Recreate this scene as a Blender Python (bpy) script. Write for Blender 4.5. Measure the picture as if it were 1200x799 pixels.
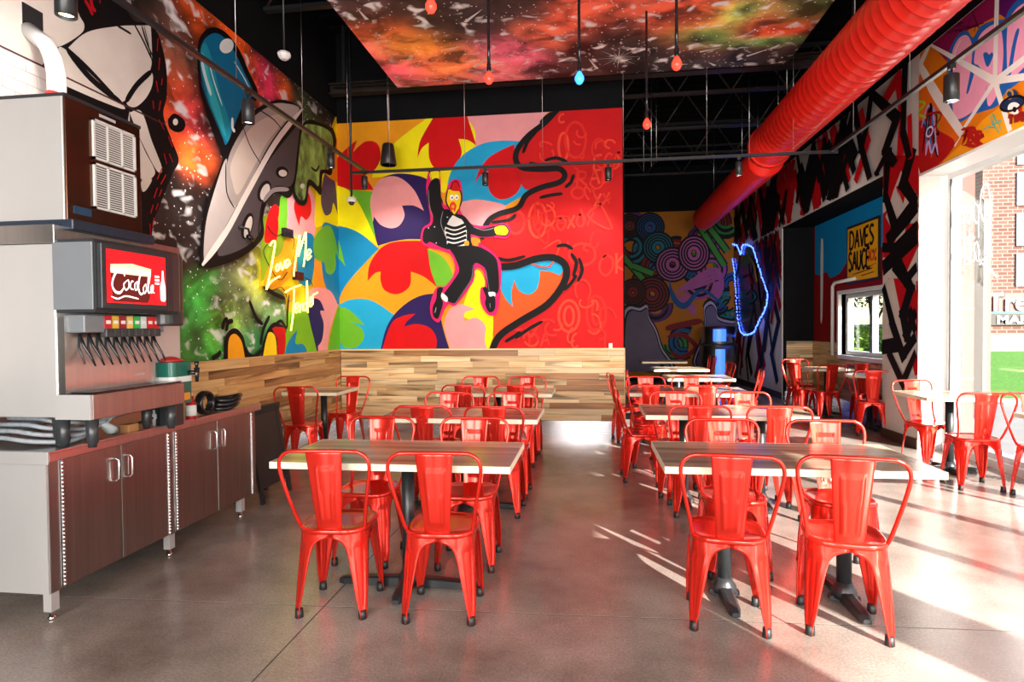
import bpy, math, random
import numpy as np
from mathutils import Vector, Matrix
from mathutils.geometry import tessellate_polygon

for o in list(bpy.data.objects): bpy.data.objects.remove(o)
sc = bpy.context.scene
COL = sc.collection
rnd = random.Random(7)

# ------------------------------------------------------------------ camera
FPX = 700.0
CAMH = 1.43
def _axes(yaw, pitch, roll):
    y, p, r = map(math.radians, (yaw, pitch, roll))
    f = Vector((-math.sin(y)*math.cos(p), math.cos(y)*math.cos(p), -math.sin(p)))
    rt = Vector((math.cos(y), math.sin(y), 0)); up = rt.cross(f)
    return math.cos(r)*rt+math.sin(r)*up, -math.sin(r)*rt+math.cos(r)*up, f
CR, CU, CF = _axes(7.45, 1.25, -.5)
cam = bpy.data.cameras.new('camera'); camo = bpy.data.objects.new('camera', cam); COL.objects.link(camo)
cam.sensor_width = 36; cam.lens = FPX/1200*36; cam.clip_end = 200
M = Matrix((CR, CU, -CF)).transposed().to_4x4(); M.translation = (0, 0, CAMH)
camo.matrix_world = M
sc.camera = camo

# ------------------------------------------------------------------ world, sun, exposure
w = bpy.data.worlds.new('sky'); sc.world = w; w.use_nodes = True
nt = w.node_tree; bg = nt.nodes['Background']
sky = nt.nodes.new('ShaderNodeTexSky'); sky.sky_type = 'NISHITA'; sky.sun_disc = False
sky.sun_elevation = math.radians(23); sky.sun_rotation = math.radians(146); sky.air_density = 1.2
nt.links.new(sky.outputs[0], bg.inputs[0]); bg.inputs[1].default_value = 0.42
SUN_E, SUN_A = math.radians(22.8), math.radians(34)
sl = bpy.data.lights.new('sun', 'SUN'); sl.energy = 19; sl.angle = math.radians(.5); sl.color = (1, .95, .88)
so = bpy.data.objects.new('sun', sl); COL.objects.link(so); so.location = (8, -8, 8)
sd = Vector((math.sin(SUN_A)*math.cos(SUN_E), -math.cos(SUN_A)*math.cos(SUN_E), math.sin(SUN_E)))
so.rotation_euler = sd.to_track_quat('Z', 'Y').to_euler()
def area(name, loc, direction, sx, sy, power, color):
    l = bpy.data.lights.new(name, 'AREA'); l.shape = 'RECTANGLE'; l.size = sx; l.size_y = sy; l.energy = power; l.color = color
    o = bpy.data.objects.new(name, l); COL.objects.link(o); o.location = loc
    o.rotation_euler = (-Vector(direction)).to_track_quat('Z', 'Y').to_euler(); return o
for ax_, aw_ in ((-2.6, 1.3), (-.7, 1.5), (1.6, 1.5), (3.2, .9)):
    area('rear_fill', (ax_, -2.35, 1.75), (0, 1, -.04), aw_, 2.7, 105*aw_, (1, .97, .94))  # fill added before the solid rear wall, in place of window daylight
sc.view_settings.view_transform = 'Standard'; sc.view_settings.look = 'None'
sc.view_settings.exposure = 0.43; sc.view_settings.gamma = 1; sc.view_settings.use_curve_mapping = False
sc.cycles.use_denoising = True
sc.cycles.max_bounces = 8; sc.cycles.sample_clamp_indirect = 8; sc.cycles.transparent_max_bounces = 12
sc.cycles.caustics_reflective = False; sc.cycles.caustics_refractive = False

# ------------------------------------------------------------------ room planes (metres, camera stands at x=0, y=0)
YB = 8.10      # partition with the big mural
XL = -3.53     # left wall
XR = 3.70      # right wall
XW = 4.05      # window plane
YF = 16.0      # far wall
ZM = 4.42      # top of painted walls
ZC = 5.6       # roof deck
def onp(px, py, axis, val):
    d = CR*((px-600)/FPX) - CU*((py-399.5)/FPX) + CF
    o = Vector((0, 0, CAMH)); t = (val-o[axis])/d[axis]
    return o+d*t
class Plane:
    """a wall surface: (u,v) on it, off = distance out of the wall"""
    def __init__(s, kind, val): s.k, s.val = kind, val
    def uv(s, px, py):
        if s.k == 'y': p = onp(px, py, 1, s.val); return (p.x, p.z)
        if s.k in ('xl', 'xr'): p = onp(px, py, 0, s.val); return (p.y, p.z)
        p = onp(px, py, 2, s.val); return (p.x, p.y)
    def to3(s, u, v, off=0):
        if s.k == 'y': return (u, s.val-off, v)
        if s.k == 'xl': return (s.val+off, u, v)
        if s.k == 'xr': return (s.val-off, u, v)
        return (u, v, s.val-off)
BACK, LEFT, RIGHT, FAR = Plane('y', YB), Plane('xl', XL), Plane('xr', XR), Plane('y', YF)

# ------------------------------------------------------------------ materials
MATS = {}
def hexc(c):
    if isinstance(c, str):
        c = [int(c[i:i+2], 16)/255 for i in (0, 2, 4)]
        return tuple(((x+.055)/1.055)**2.4 if x > .04045 else x/12.92 for x in c)
    return c
def mat(name, color=(.8, .8, .8), rough=.5, metal=0, var=0, scale=8, bump=0, coat=0, emit=None, es=0, spec=None, stretch=None, alpha=None):
    if name in MATS: return MATS[name]
    m = bpy.data.materials.new(name); m.use_nodes = True; n = m.node_tree.nodes; L = m.node_tree.links
    b = n['Principled BSDF']; c = hexc(color)
    b.inputs['Base Color'].default_value = (*c, 1); b.inputs['Roughness'].default_value = rough; b.inputs['Metallic'].default_value = metal
    if coat: b.inputs['Coat Weight'].default_value = coat; b.inputs['Coat Roughness'].default_value = .08
    if spec is not None: b.inputs['Specular IOR Level'].default_value = spec
    if emit: b.inputs['Emission Color'].default_value = (*hexc(emit), 1); b.inputs['Emission Strength'].default_value = es
    if var or bump:
        tc = n.new('ShaderNodeTexCoord'); mp = n.new('ShaderNodeMapping'); nz = n.new('ShaderNodeTexNoise')
        L.new(tc.outputs['Object'], mp.inputs[0]); L.new(mp.outputs[0], nz.inputs['Vector'])
        if stretch: mp.inputs['Scale'].default_value = stretch
        nz.inputs['Scale'].default_value = scale; nz.inputs['Detail'].default_value = 4
        if var:
            r = n.new('ShaderNodeMapRange'); r.inputs[1].default_value = .3; r.inputs[2].default_value = .7
            r.inputs[3].default_value = 1-var; r.inputs[4].default_value = 1+var*.6
            mx = n.new('ShaderNodeMix'); mx.data_type = 'RGBA'; mx.blend_type = 'MULTIPLY'; mx.inputs[0].default_value = 1
            mx.inputs[6].default_value = (*c, 1); L.new(nz.outputs[0], r.inputs[0]); L.new(r.outputs[0], mx.inputs[7]); L.new(mx.outputs[2], b.inputs['Base Color'])
        if bump:
            bp = n.new('ShaderNodeBump'); bp.inputs['Strength'].default_value = bump; bp.inputs['Distance'].default_value = .01
            L.new(nz.outputs[0], bp.inputs['Height']); L.new(bp.outputs[0], b.inputs['Normal'])
    MATS[name] = m; return m
def paint(c, rough=.45):
    return mat('paint_'+(c if isinstance(c, str) else '_'.join('%02d' % int(99*x) for x in c)), c, .6, var=.06, scale=5, spec=.2)
def glass(name, tint=(1, 1, 1), refl=.08):
    m = bpy.data.materials.new(name); m.use_nodes = True; n = m.node_tree.nodes; L = m.node_tree.links
    n.remove(n['Principled BSDF']); t = n.new('ShaderNodeBsdfTransparent'); t.inputs[0].default_value = (*tint, 1)
    g = n.new('ShaderNodeBsdfGlossy'); g.inputs['Roughness'].default_value = .02
    fr = n.new('ShaderNodeValue'); fr.outputs[0].default_value = refl
    mx = n.new('ShaderNodeMixShader'); L.new(fr.outputs[0], mx.inputs[0]); L.new(t.outputs[0], mx.inputs[1]); L.new(g.outputs[0], mx.inputs[2])
    L.new(mx.outputs[0], n['Material Output'].inputs[0]); return m
def wood(name, c1, c2, scale=1.0, planks=None, axis=0, rough=.4, per_object=True, knots=0):
    """grain stretched along one axis; each object gets its own tone"""
    if name in MATS: return MATS[name]
    m = bpy.data.materials.new(name); m.use_nodes = True; n = m.node_tree.nodes; L = m.node_tree.links; b = n['Principled BSDF']
    b.inputs['Roughness'].default_value = rough
    tc = n.new('ShaderNodeTexCoord'); mp = n.new('ShaderNodeMapping'); L.new(tc.outputs['Object'], mp.inputs[0])
    s = [22*scale]*3; s[axis] = 1.6*scale; mp.inputs['Scale'].default_value = s
    nz = n.new('ShaderNodeTexNoise'); nz.inputs['Scale'].default_value = 1; nz.inputs['Detail'].default_value = 5; nz.inputs['Distortion'].default_value = .6
    L.new(mp.outputs[0], nz.inputs['Vector'])
    oi = n.new('ShaderNodeObjectInfo'); nz.noise_dimensions = '4D'
    ml = n.new('ShaderNodeMath'); ml.operation = 'MULTIPLY'; ml.inputs[1].default_value = 40; L.new(oi.outputs['Random'], ml.inputs[0]); L.new(ml.outputs[0], nz.inputs['W'])
    cr = n.new('ShaderNodeValToRGB'); e = cr.color_ramp.elements; e[0].position = .3; e[1].position = .68
    e[0].color = (*hexc(c1), 1); e[1].color = (*hexc(c2), 1); L.new(nz.outputs[0], cr.inputs[0]); out = cr.outputs[0]
    if knots:
        k1 = n.new('ShaderNodeTexNoise'); k1.noise_dimensions = '4D'; k1.inputs['Scale'].default_value = .45; k1.inputs['Detail'].default_value = 3; k1.inputs['Distortion'].default_value = 1.2
        L.new(mp.outputs[0], k1.inputs['Vector']); L.new(ml.outputs[0], k1.inputs['W'])
        kr = n.new('ShaderNodeMapRange'); kr.inputs[1].default_value = .56; kr.inputs[2].default_value = .66; kr.inputs[4].default_value = knots; L.new(k1.outputs[0], kr.inputs[0])
        km = n.new('ShaderNodeMix'); km.data_type = 'RGBA'; km.inputs[7].default_value = (.06, .022, .008, 1); L.new(kr.outputs[0], km.inputs[0]); L.new(out, km.inputs[6]); out = km.outputs[2]
    if planks:
        # strips of different tone across the board
        sp = n.new('ShaderNodeSeparateXYZ'); L.new(tc.outputs['Object'], sp.inputs[0])
        d = n.new('ShaderNodeMath'); d.operation = 'MULTIPLY'; d.inputs[1].default_value = 1/planks; L.new(sp.outputs[1 if axis == 0 else 0], d.inputs[0])
        f = n.new('ShaderNodeMath'); f.operation = 'FLOOR'; L.new(d.outputs[0], f.inputs[0])
        wn = n.new('ShaderNodeTexWhiteNoise'); wn.noise_dimensions = '1D'; L.new(f.outputs[0], wn.inputs['W'])
        mr = n.new('ShaderNodeMapRange'); mr.inputs[3].default_value = .62; mr.inputs[4].default_value = 1.15; L.new(wn.outputs['Value'], mr.inputs[0])
    else:
        mr = n.new('ShaderNodeMapRange'); mr.inputs[3].default_value = .72 if per_object else 1; mr.inputs[4].default_value = 1.15 if per_object else 1; L.new(oi.outputs['Random'], mr.inputs[0])
    mx = n.new('ShaderNodeMix'); mx.data_type = 'RGBA'; mx.blend_type = 'MULTIPLY'; mx.inputs[0].default_value = 1
    L.new(out, mx.inputs[6]); L.new(mr.outputs[0], mx.inputs[7]); L.new(mx.outputs[2], b.inputs['Base Color'])
    MATS[name] = m; return m

RED = mat('red_enamel', (.90, .034, .018), .2, .65, var=.05, scale=3, coat=.35)
RED_DUCT = mat('red_duct_paint', (.85, .02, .012), .33, var=.08, scale=2, coat=.3)
RUBBER = mat('black_rubber', (.012, .012, .012), .5, var=.1)
BLACKM = mat('black_powder_coat', (.018, .02, .022), .35, var=.15, scale=20)
BLACKW = mat('black_wall_paint', (.005, .005, .006), .8, var=.2, scale=3, spec=.15)
BLACKC = mat('black_ceiling_paint', (.004, .004, .004), .85, var=.3, scale=2, spec=.1)
BEAMM = mat('dark_painted_steel', (.03, .022, .018), .4, var=.3, scale=6)
STEEL = mat('brushed_steel', (.62, .60, .58), .28, 1, var=.08, scale=30, stretch=(1, 1, .04))
STEEL_D = mat('brushed_steel_doors', (.36, .35, .32), .33, 1, var=.12, scale=40, stretch=(1, 1, .03))
STEEL_W = mat('bright_sheet_steel', (.60, .59, .575), .38, .5, var=.10, scale=1.6, stretch=(1, 1, .3))
CHROME = mat('chrome', (.85, .85, .87), .12, 1, var=.02)
CREAM = mat('cream_wall_paint', (.74, .70, .66), .5, var=.03, scale=2)
WHITEP = mat('white_wall_paint', (.82, .82, .80), .5, var=.02, scale=2)
GREYP = mat('light_grey_plastic', (.17, .185, .20), .35, var=.04)
DARKP = mat('dark_plastic', (.03, .033, .036), .3, var=.1)
BLACKP = mat('gloss_black_plastic', (.012, .012, .014), .18, var=.1)

def floor_mat():
    m = bpy.data.materials.new('polished_concrete'); m.use_nodes = True; n = m.node_tree.nodes; L = m.node_tree.links; b = n['Principled BSDF']
    tc = n.new('ShaderNodeTexCoord')
    a = n.new('ShaderNodeTexNoise'); a.inputs['Scale'].default_value = .9; a.inputs['Detail'].default_value = 6; a.inputs['Roughness'].default_value = .6; L.new(tc.outputs['Object'], a.inputs['Vector'])
    cr = n.new('ShaderNodeValToRGB'); e = cr.color_ramp.elements; e[0].position = .33; e[1].position = .68
    e[0].color = (.15, .113, .09, 1); e[1].color = (.44, .37, .315, 1); L.new(a.outputs[0], cr.inputs[0])
    s = n.new('ShaderNodeTexNoise'); s.inputs['Scale'].default_value = 90; s.inputs['Detail'].default_value = 2; L.new(tc.outputs['Object'], s.inputs['Vector'])
    sr = n.new('ShaderNodeMapRange'); sr.inputs[1].default_value = .35; sr.inputs[2].default_value = .7; sr.inputs[3].default_value = .84; sr.inputs[4].default_value = 1.16; L.new(s.outputs[0], sr.inputs[0])
    v = n.new('ShaderNodeTexVoronoi'); v.inputs['Scale'].default_value = 28; L.new(tc.outputs['Object'], v.inputs['Vector'])
    vr = n.new('ShaderNodeMapRange'); vr.inputs[1].default_value = .06; vr.inputs[2].default_value = .12; vr.inputs[3].default_value = .75; vr.inputs[4].default_value = 1; L.new(v.outputs['Distance'], vr.inputs[0])
    mm = n.new('ShaderNodeMath'); mm.operation = 'MULTIPLY'; L.new(sr.outputs[0], mm.inputs[0]); L.new(vr.outputs[0], mm.inputs[1])
    mx = n.new('ShaderNodeMix'); mx.data_type = 'RGBA'; mx.blend_type = 'MULTIPLY'; mx.inputs[0].default_value = 1
    L.new(cr.outputs[0], mx.inputs[6]); L.new(mm.outputs[0], mx.inputs[7]); L.new(mx.outputs[2], b.inputs['Base Color'])
    rr = n.new('ShaderNodeMapRange'); rr.inputs[3].default_value = .12; rr.inputs[4].default_value = .34; L.new(a.outputs[0], rr.inputs[0]); L.new(rr.outputs[0], b.inputs['Roughness'])
    b.inputs['Specular IOR Level'].default_value = .6
    return m
FLOORM = floor_mat()

# ------------------------------------------------------------------ mesh helpers
class MB:
    def __init__(s): s.v, s.f, s.mi, s.mats, s.sm = [], [], [], [], []
    def m(s, mt):
        if mt not in s.mats: s.mats.append(mt)
        return s.mats.index(mt)
    def add(s, vs, fs, mt=None, smooth=False):
        o = len(s.v); s.v += [tuple(v) for v in vs]; k = s.m(mt) if mt else 0
        for f in fs: s.f.append([i+o for i in f]); s.mi.append(k); s.sm.append(smooth)
    def box(s, x0, x1, y0, y1, z0, z1, mt=None, rot=None):
        vs = [(x, y, z) for x in (x0, x1) for y in (y0, y1) for z in (z0, z1)]
        if rot is not None:
            c = Vector(((x0+x1)/2, (y0+y1)/2, (z0+z1)/2)); vs = [c+rot @ (Vector(v)-c) for v in vs]
        s.add(vs, [(0, 1, 3, 2), (4, 6, 7, 5), (0, 4, 5, 1), (2, 3, 7, 6), (0, 2, 6, 4), (1, 5, 7, 3)], mt)
    def rbox(s, x0, x1, y0, y1, z0, z1, r, axis=2, mt=None, seg=4):
        """box with rounded corners seen along axis"""
        lo, hi = [x0, y0, z0], [x1, y1, z1]; a, b = [i for i in range(3) if i != axis]
        pts = []
        for cx, cy, st in ((hi[a]-r, hi[b]-r, 0), (lo[a]+r, hi[b]-r, 1), (lo[a]+r, lo[b]+r, 2), (hi[a]-r, lo[b]+r, 3)):
            for k in range(seg+1):
                t = (st+k/seg)*math.pi/2; pts.append((cx+r*math.cos(t), cy+r*math.sin(t)))
        vs = []
        for h in (lo[axis], hi[axis]):
            for p in pts:
                q = [0, 0, 0]; q[a], q[b], q[axis] = p[0], p[1], h; vs.append(q)
        n = len(pts); s.add(vs, [[i, (i+1) % n, n+(i+1) % n, n+i] for i in range(n)]+[list(range(n))[::-1], list(range(n, 2*n))], mt)
    def tube(s, pts, r, seg=8, mt=None, closed=False, cap=True):
        pts = [Vector(p) for p in pts]; n = len(pts); rs = r if isinstance(r, (list, tuple)) else [r]*n
        vs, fs, up = [], [], None
        for i, p in enumerate(pts):
            a = pts[(i-1) % n] if (i > 0 or closed) else p; b = pts[(i+1) % n] if (i < n-1 or closed) else p
            t = (b-a).normalized() if (b-a).length > 1e-9 else Vector((0, 0, 1))
            if up is None: up = Vector((0, 0, 1)) if abs(t.z) < .9 else Vector((1, 0, 0))
            sd_ = t.cross(up)
            if sd_.length < 1e-6: sd_ = t.orthogonal()
            sd_.normalize(); up = sd_.cross(t).normalized()
            for k in range(seg):
                an = 2*math.pi*k/seg; vs.append(p+(sd_*math.cos(an)+up*math.sin(an))*rs[i])
        for i in range(n if closed else n-1):
            for k in range(seg):
                a0, b0 = i*seg, ((i+1) % n)*seg; fs.append([a0+k, a0+(k+1) % seg, b0+(k+1) % seg, b0+k])
        if cap and not closed: fs += [list(range(seg))[::-1], [(n-1)*seg+k for k in range(seg)]]
        s.add(vs, fs, mt, True)
    def lathe(s, prof, c=(0, 0, 0), seg=20, mt=None, axis='z', smooth=True):
        vs, fs = [], []
        for r, h in prof:
            for k in range(seg):
                a = 2*math.pi*k/seg; x, y = r*math.cos(a), r*math.sin(a)
                p = (x, y, h) if axis == 'z' else ((h, x, y) if axis == 'x' else (x, h, y))
                vs.append((c[0]+p[0], c[1]+p[1], c[2]+p[2]))
        for i in range(len(prof)-1):
            for k in range(seg): fs.append([i*seg+k, i*seg+(k+1) % seg, (i+1)*seg+(k+1) % seg, (i+1)*seg+k])
        fs += [list(range(seg))[::-1], [(len(prof)-1)*seg+k for k in range(seg)]]
        s.add(vs, fs, mt, smooth)
    def grid(s, fn, nu, nv, mt=None, thick=None):
        """fn(i,j)->point; thick: fn for the inner side"""
        vs = [fn(i, j) for i in range(nu) for j in range(nv)]; fs = []
        q = lambda i, j: i*nv+j
        for i in range(nu-1):
            for j in range(nv-1): fs.append([q(i, j), q(i+1, j), q(i+1, j+1), q(i, j+1)])
        if thick:
            o = len(vs); vs += [thick(i, j) for i in range(nu) for j in range(nv)]
            for i in range(nu-1):
                for j in range(nv-1): fs.append([o+q(i, j), o+q(i, j+1), o+q(i+1, j+1), o+q(i+1, j)])
            bd = [(i, 0) for i in range(nu)]+[(nu-1, j) for j in range(1, nv)]+[(i, nv-1) for i in range(nu-2, -1, -1)]+[(0, j) for j in range(nv-2, 0, -1)]
            for a, b in zip(bd, bd[1:]+bd[:1]): fs.append([q(*b), q(*a), o+q(*a), o+q(*b)])
        s.add(vs, fs, mt, True)
    def build(s, name, mt=None, parent=None, loc=None):
        me = bpy.data.meshes.new(name); me.from_pydata(s.v, [], s.f)
        ms = s.mats if s.mats else [mt]
        for x in ms: me.materials.append(x)
        me.polygons.foreach_set('material_index', s.mi); me.polygons.foreach_set('use_smooth', s.sm)
        me.update(); o = bpy.data.objects.new(name, me); COL.objects.link(o)
        if loc: o.location = loc
        if parent: o.parent = parent
        return o
def bevel(o, w_=.003, seg=2):
    md = o.modifiers.new('bevel', 'BEVEL'); md.width = w_; md.segments = seg; md.limit_method = 'ANGLE'; md.angle_limit = .7; return o
def tag(o, label=None, cat=None, group=None, kind=None):
    if label: o['label'] = label
    if cat: o['category'] = cat
    if group: o['group'] = group
    if kind: o['kind'] = kind
    return o
def empty(name, loc=(0, 0, 0), rz=0, label=None, cat=None, group=None):
    o = bpy.data.objects.new(name, None); COL.objects.link(o); o.location = loc; o.rotation_euler = (0, 0, rz); o.empty_display_size = .1
    return tag(o, label, cat, group)
def copy_tree(o, parent=None):
    c = o.copy(); COL.objects.link(c); c.parent = parent
    for ch in o.children: copy_tree(ch, c)
    return c
def box(name, b, mt, parent=None, bev=0):
    m = MB(); m.box(*b, mt); o = m.build(name, None, parent)
    if bev: bevel(o, bev)
    return o
def struct(o, label=None): o['kind'] = 'structure'; (label and tag(o, label)); return o

def spline(pts, closed=False, n=6):
    """Catmull-Rom; a point with a third element is a sharp corner"""
    P = [Vector((p[0], p[1])) for p in pts]; S = [len(p) > 2 for p in pts]; N = len(P); out = []
    if N < 3 and not closed: return P
    rng = range(N) if closed else range(N-1)
    for i in rng:
        a, b = P[i], P[(i+1) % N]
        p0 = P[(i-1) % N] if (closed or i > 0) else a
        p3 = P[(i+2) % N] if (closed or i+2 < N) else b
        if S[i]: p0 = a
        if S[(i+1) % N]: p3 = b
        for k in range(n):
            t = k/n; t2, t3 = t*t, t*t*t
            out.append(.5*((2*a)+(b-p0)*t+(2*p0-5*a+4*b-p3)*t2+(3*a-p0-3*b+p3)*t3))
    if not closed: out.append(P[-1])
    return out
def clip(poly, rect):
    u0, u1, v0, v1 = rect
    for ax, lim, sg in ((0, u0, 1), (0, u1, -1), (1, v0, 1), (1, v1, -1)):
        res = []
        for i in range(len(poly)):
            a, b = poly[i-1], poly[i]; ia, ib = sg*(a[ax]-lim) >= 0, sg*(b[ax]-lim) >= 0
            if ia != ib: t = (lim-a[ax])/(b[ax]-a[ax]); res.append(a+(b-a)*t)
            if ib: res.append(b)
        poly = res
        if not poly: return []
    return poly
class Mural:
    """flat paint on a wall: every colour field is its own thin layer"""
    def __init__(s, plane, rect, z0=.002, dz=.00022): s.p, s.rect, s.mb, s.off, s.dz = plane, rect, MB(), z0, dz
    def _conv(s, pts, tf):
        if tf == 'uv': return [Vector(p) for p in pts]
        cx, cy, k = tf
        return [Vector(s.p.uv(cx+p[0]/k, cy+p[1]/k)) for p in pts]
    def fill_uv(s, P, col):
        P = clip([Vector(p) for p in P], s.rect)
        if len(P) < 3: return
        Q = [P[0]]
        for p in P[1:]:
            if (p-Q[-1]).length > 1e-4: Q.append(p)
        if len(Q) < 3: return
        s.off += s.dz
        tris = tessellate_polygon([[Vector((p[0], p[1], 0)) for p in Q]])
        s.mb.add([s.p.to3(p[0], p[1], s.off) for p in Q], tris, paint(col) if not hasattr(col, 'node_tree') else col)
    def shape(s, pts, col, tf=(0, 0, 1), smooth=True, n=6):
        P = spline(pts, True, n) if smooth else [Vector(p[:2]) for p in pts]
        s.fill_uv(s._conv(P, tf), col)
    def ribbon_uv(s, P, width, col, taper=True, closed=False):
        if len(P) < 2: return
        s.off += s.dz; n = len(P); L_, R_ = [], []
        u0, u1, v0, v1 = s.rect
        for i in range(n):
            a = P[(i-1) % n] if (closed or i > 0) else P[i]; b = P[(i+1) % n] if (closed or i < n-1) else P[i]
            d = b-a
            if d.length < 1e-9: d = Vector((1, 0))
            d.normalize(); nn = Vector((-d.y, d.x)); f = 1
            if taper and not closed: e = min(i, n-1-i)/max(1, n-1); f = min(1, .35+e*5)
            wd = width(i/(n-1)) if callable(width) else width*f
            for lst, q in ((L_, P[i]+nn*wd/2), (R_, P[i]-nn*wd/2)):
                lst.append(Vector((min(max(q.x, u0), u1), min(max(q.y, v0), v1))))
        vs = [s.p.to3(p.x, p.y, s.off) for p in L_+R_]; fs = []
        for i in range(n if closed else n-1):
            j = (i+1) % n
            if (L_[i]-L_[j]).length+(R_[i]-R_[j]).length > 1e-5: fs.append([i, j, n+j, n+i])
        s.mb.add(vs, fs, paint(col) if not hasattr(col, 'node_tree') else col)
    def line(s, pts, width, col, tf=(0, 0, 1), closed=False, taper=True, n=5, smooth=True):
        """width in metres"""
        P = spline(pts, closed, n) if smooth and len(pts) > 2 else [Vector(p[:2]) for p in pts]
        s.ribbon_uv(s._conv(P, tf), width, col, taper, closed)
    def ell(s, cx, cy, rx, ry, col, tf=(0, 0, 1), rot=0, seg=20):
        c, q = math.cos(rot), math.sin(rot)
        s.shape([(cx+rx*math.cos(t)*c-ry*math.sin(t)*q, cy+rx*math.cos(t)*q+ry*math.sin(t)*c) for t in [2*math.pi*k/seg for k in range(seg)]], col, tf, False)
    def ring(s, cx, cy, rx, ry, wd, col, tf=(0, 0, 1), rot=0, seg=24, a0=0, a1=360):
        c, q = math.cos(rot), math.sin(rot); cl = a1-a0 >= 360
        s.line([(cx+rx*math.cos(t)*c-ry*math.sin(t)*q, cy+rx*math.cos(t)*q+ry*math.sin(t)*c) for t in [math.radians(a0+(a1-a0)*k/seg) for k in range(seg if cl else seg+1)]], wd, col, tf, cl, False, smooth=False)
    def done(s, name, parent, label=None):
        o = s.mb.build(name, None, parent)
        if label: tag(o, label)
        return o

def galaxy_mat(name, gain=2.1, star=90, dens=1.0, aniso=(1, 1, 1)):
    m = bpy.data.materials.new(name); m.use_nodes = True; n = m.node_tree.nodes; L = m.node_tree.links; b = n['Principled BSDF']
    b.inputs['Roughness'].default_value = .5
    at = n.new('ShaderNodeAttribute'); at.attribute_name = 'tint'
    tc = n.new('ShaderNodeTexCoord'); mp = n.new('ShaderNodeMapping'); mp.inputs['Scale'].default_value = aniso; L.new(tc.outputs['Object'], mp.inputs[0])
    a = n.new('ShaderNodeTexNoise'); a.inputs['Scale'].default_value = 2.6; a.inputs['Detail'].default_value = 6; a.inputs['Distortion'].default_value = .5; L.new(mp.outputs[0], a.inputs['Vector'])
    ar = n.new('ShaderNodeMapRange'); ar.inputs[1].default_value = .36; ar.inputs[2].default_value = .66; ar.inputs[3].default_value = .35; ar.inputs[4].default_value = gain; L.new(a.outputs[0], ar.inputs[0])
    mx = n.new('ShaderNodeMix'); mx.data_type = 'RGBA'; mx.blend_type = 'MULTIPLY'; mx.inputs[0].default_value = 1
    L.new(at.outputs['Color'], mx.inputs[6]); L.new(ar.outputs[0], mx.inputs[7])
    # pale spray clouds, amount from the alpha channel
    c = n.new('ShaderNodeTexNoise'); c.inputs['Scale'].default_value = 5.5; c.inputs['Detail'].default_value = 1.5; c.inputs['Distortion'].default_value = .5; L.new(mp.outputs[0], c.inputs['Vector'])
    crr = n.new('ShaderNodeMapRange'); crr.inputs[1].default_value = .585; crr.inputs[2].default_value = .72; L.new(c.outputs[0], crr.inputs[0])
    mu = n.new('ShaderNodeMath'); mu.operation = 'MULTIPLY'; L.new(crr.outputs[0], mu.inputs[0]); L.new(at.outputs['Alpha'], mu.inputs[1])
    m2 = n.new('ShaderNodeMix'); m2.data_type = 'RGBA'; m2.clamp_factor = True; L.new(mu.outputs[0], m2.inputs[0]); L.new(mx.outputs[2], m2.inputs[6]); m2.inputs[7].default_value = (.95, .92, .92, 1)
    # speckled stars of two sizes
    last = m2.outputs[2]
    for sc_, th in ((star, .12), (star*.45, .075)):
        v = n.new('ShaderNodeTexVoronoi'); v.inputs['Scale'].default_value = sc_/6; L.new(tc.outputs['Object'], v.inputs['Vector'])
        lt = n.new('ShaderNodeMath'); lt.operation = 'LESS_THAN'; lt.inputs[1].default_value = th; L.new(v.outputs['Distance'], lt.inputs[0])
        m3 = n.new('ShaderNodeMix'); m3.data_type = 'RGBA'; L.new(lt.outputs[0], m3.inputs[0]); L.new(last, m3.inputs[6]); m3.inputs[7].default_value = (.9, .9, .9, 1); last = m3.outputs[2]
    L.new(last, b.inputs['Base Color']); return m
def cloud_grid(name, plane, rect, nu, nv, base, blobs, mt, off, parent):
    """a sprayed ground coat: colour fields with soft edges; blobs (u,v,ru,rv,rot_deg,colour,strength,white)"""
    u0, u1, v0, v1 = rect
    U, V = np.meshgrid(np.linspace(u0, u1, nu), np.linspace(v0, v1, nv), indexing='ij')
    colr = np.zeros((nu, nv, 4)); colr[..., :3] = base[:3]; colr[..., 3] = base[3]
    for (u, v, ru, rv, rot, c, st, wh) in blobs:
        c = hexc(c); t = math.radians(rot); du, dv = U-u, V-v
        a = (du*math.cos(t)+dv*math.sin(t))/ru; b = (-du*math.sin(t)+dv*math.cos(t))/rv
        g = np.exp(-(a*a+b*b)**1.3)*st
        for k in range(3): colr[..., k] = colr[..., k]*(1-g)+c[k]*g
        colr[..., 3] = colr[..., 3]*(1-g)+wh*g
    verts = [plane.to3(U[i, j], V[i, j], off) for i in range(nu) for j in range(nv)]
    faces = [(i*nv+j, (i+1)*nv+j, (i+1)*nv+j+1, i*nv+j+1) for i in range(nu-1) for j in range(nv-1)]
    me = bpy.data.meshes.new(name); me.from_pydata(verts, [], faces); me.materials.append(mt)
    at = me.color_attributes.new('tint', 'FLOAT_COLOR', 'POINT'); at.data.foreach_set('color', colr.reshape(-1).astype(np.float32))
    o = bpy.data.objects.new(name, me); COL.objects.link(o); o.parent = parent; return o

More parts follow.
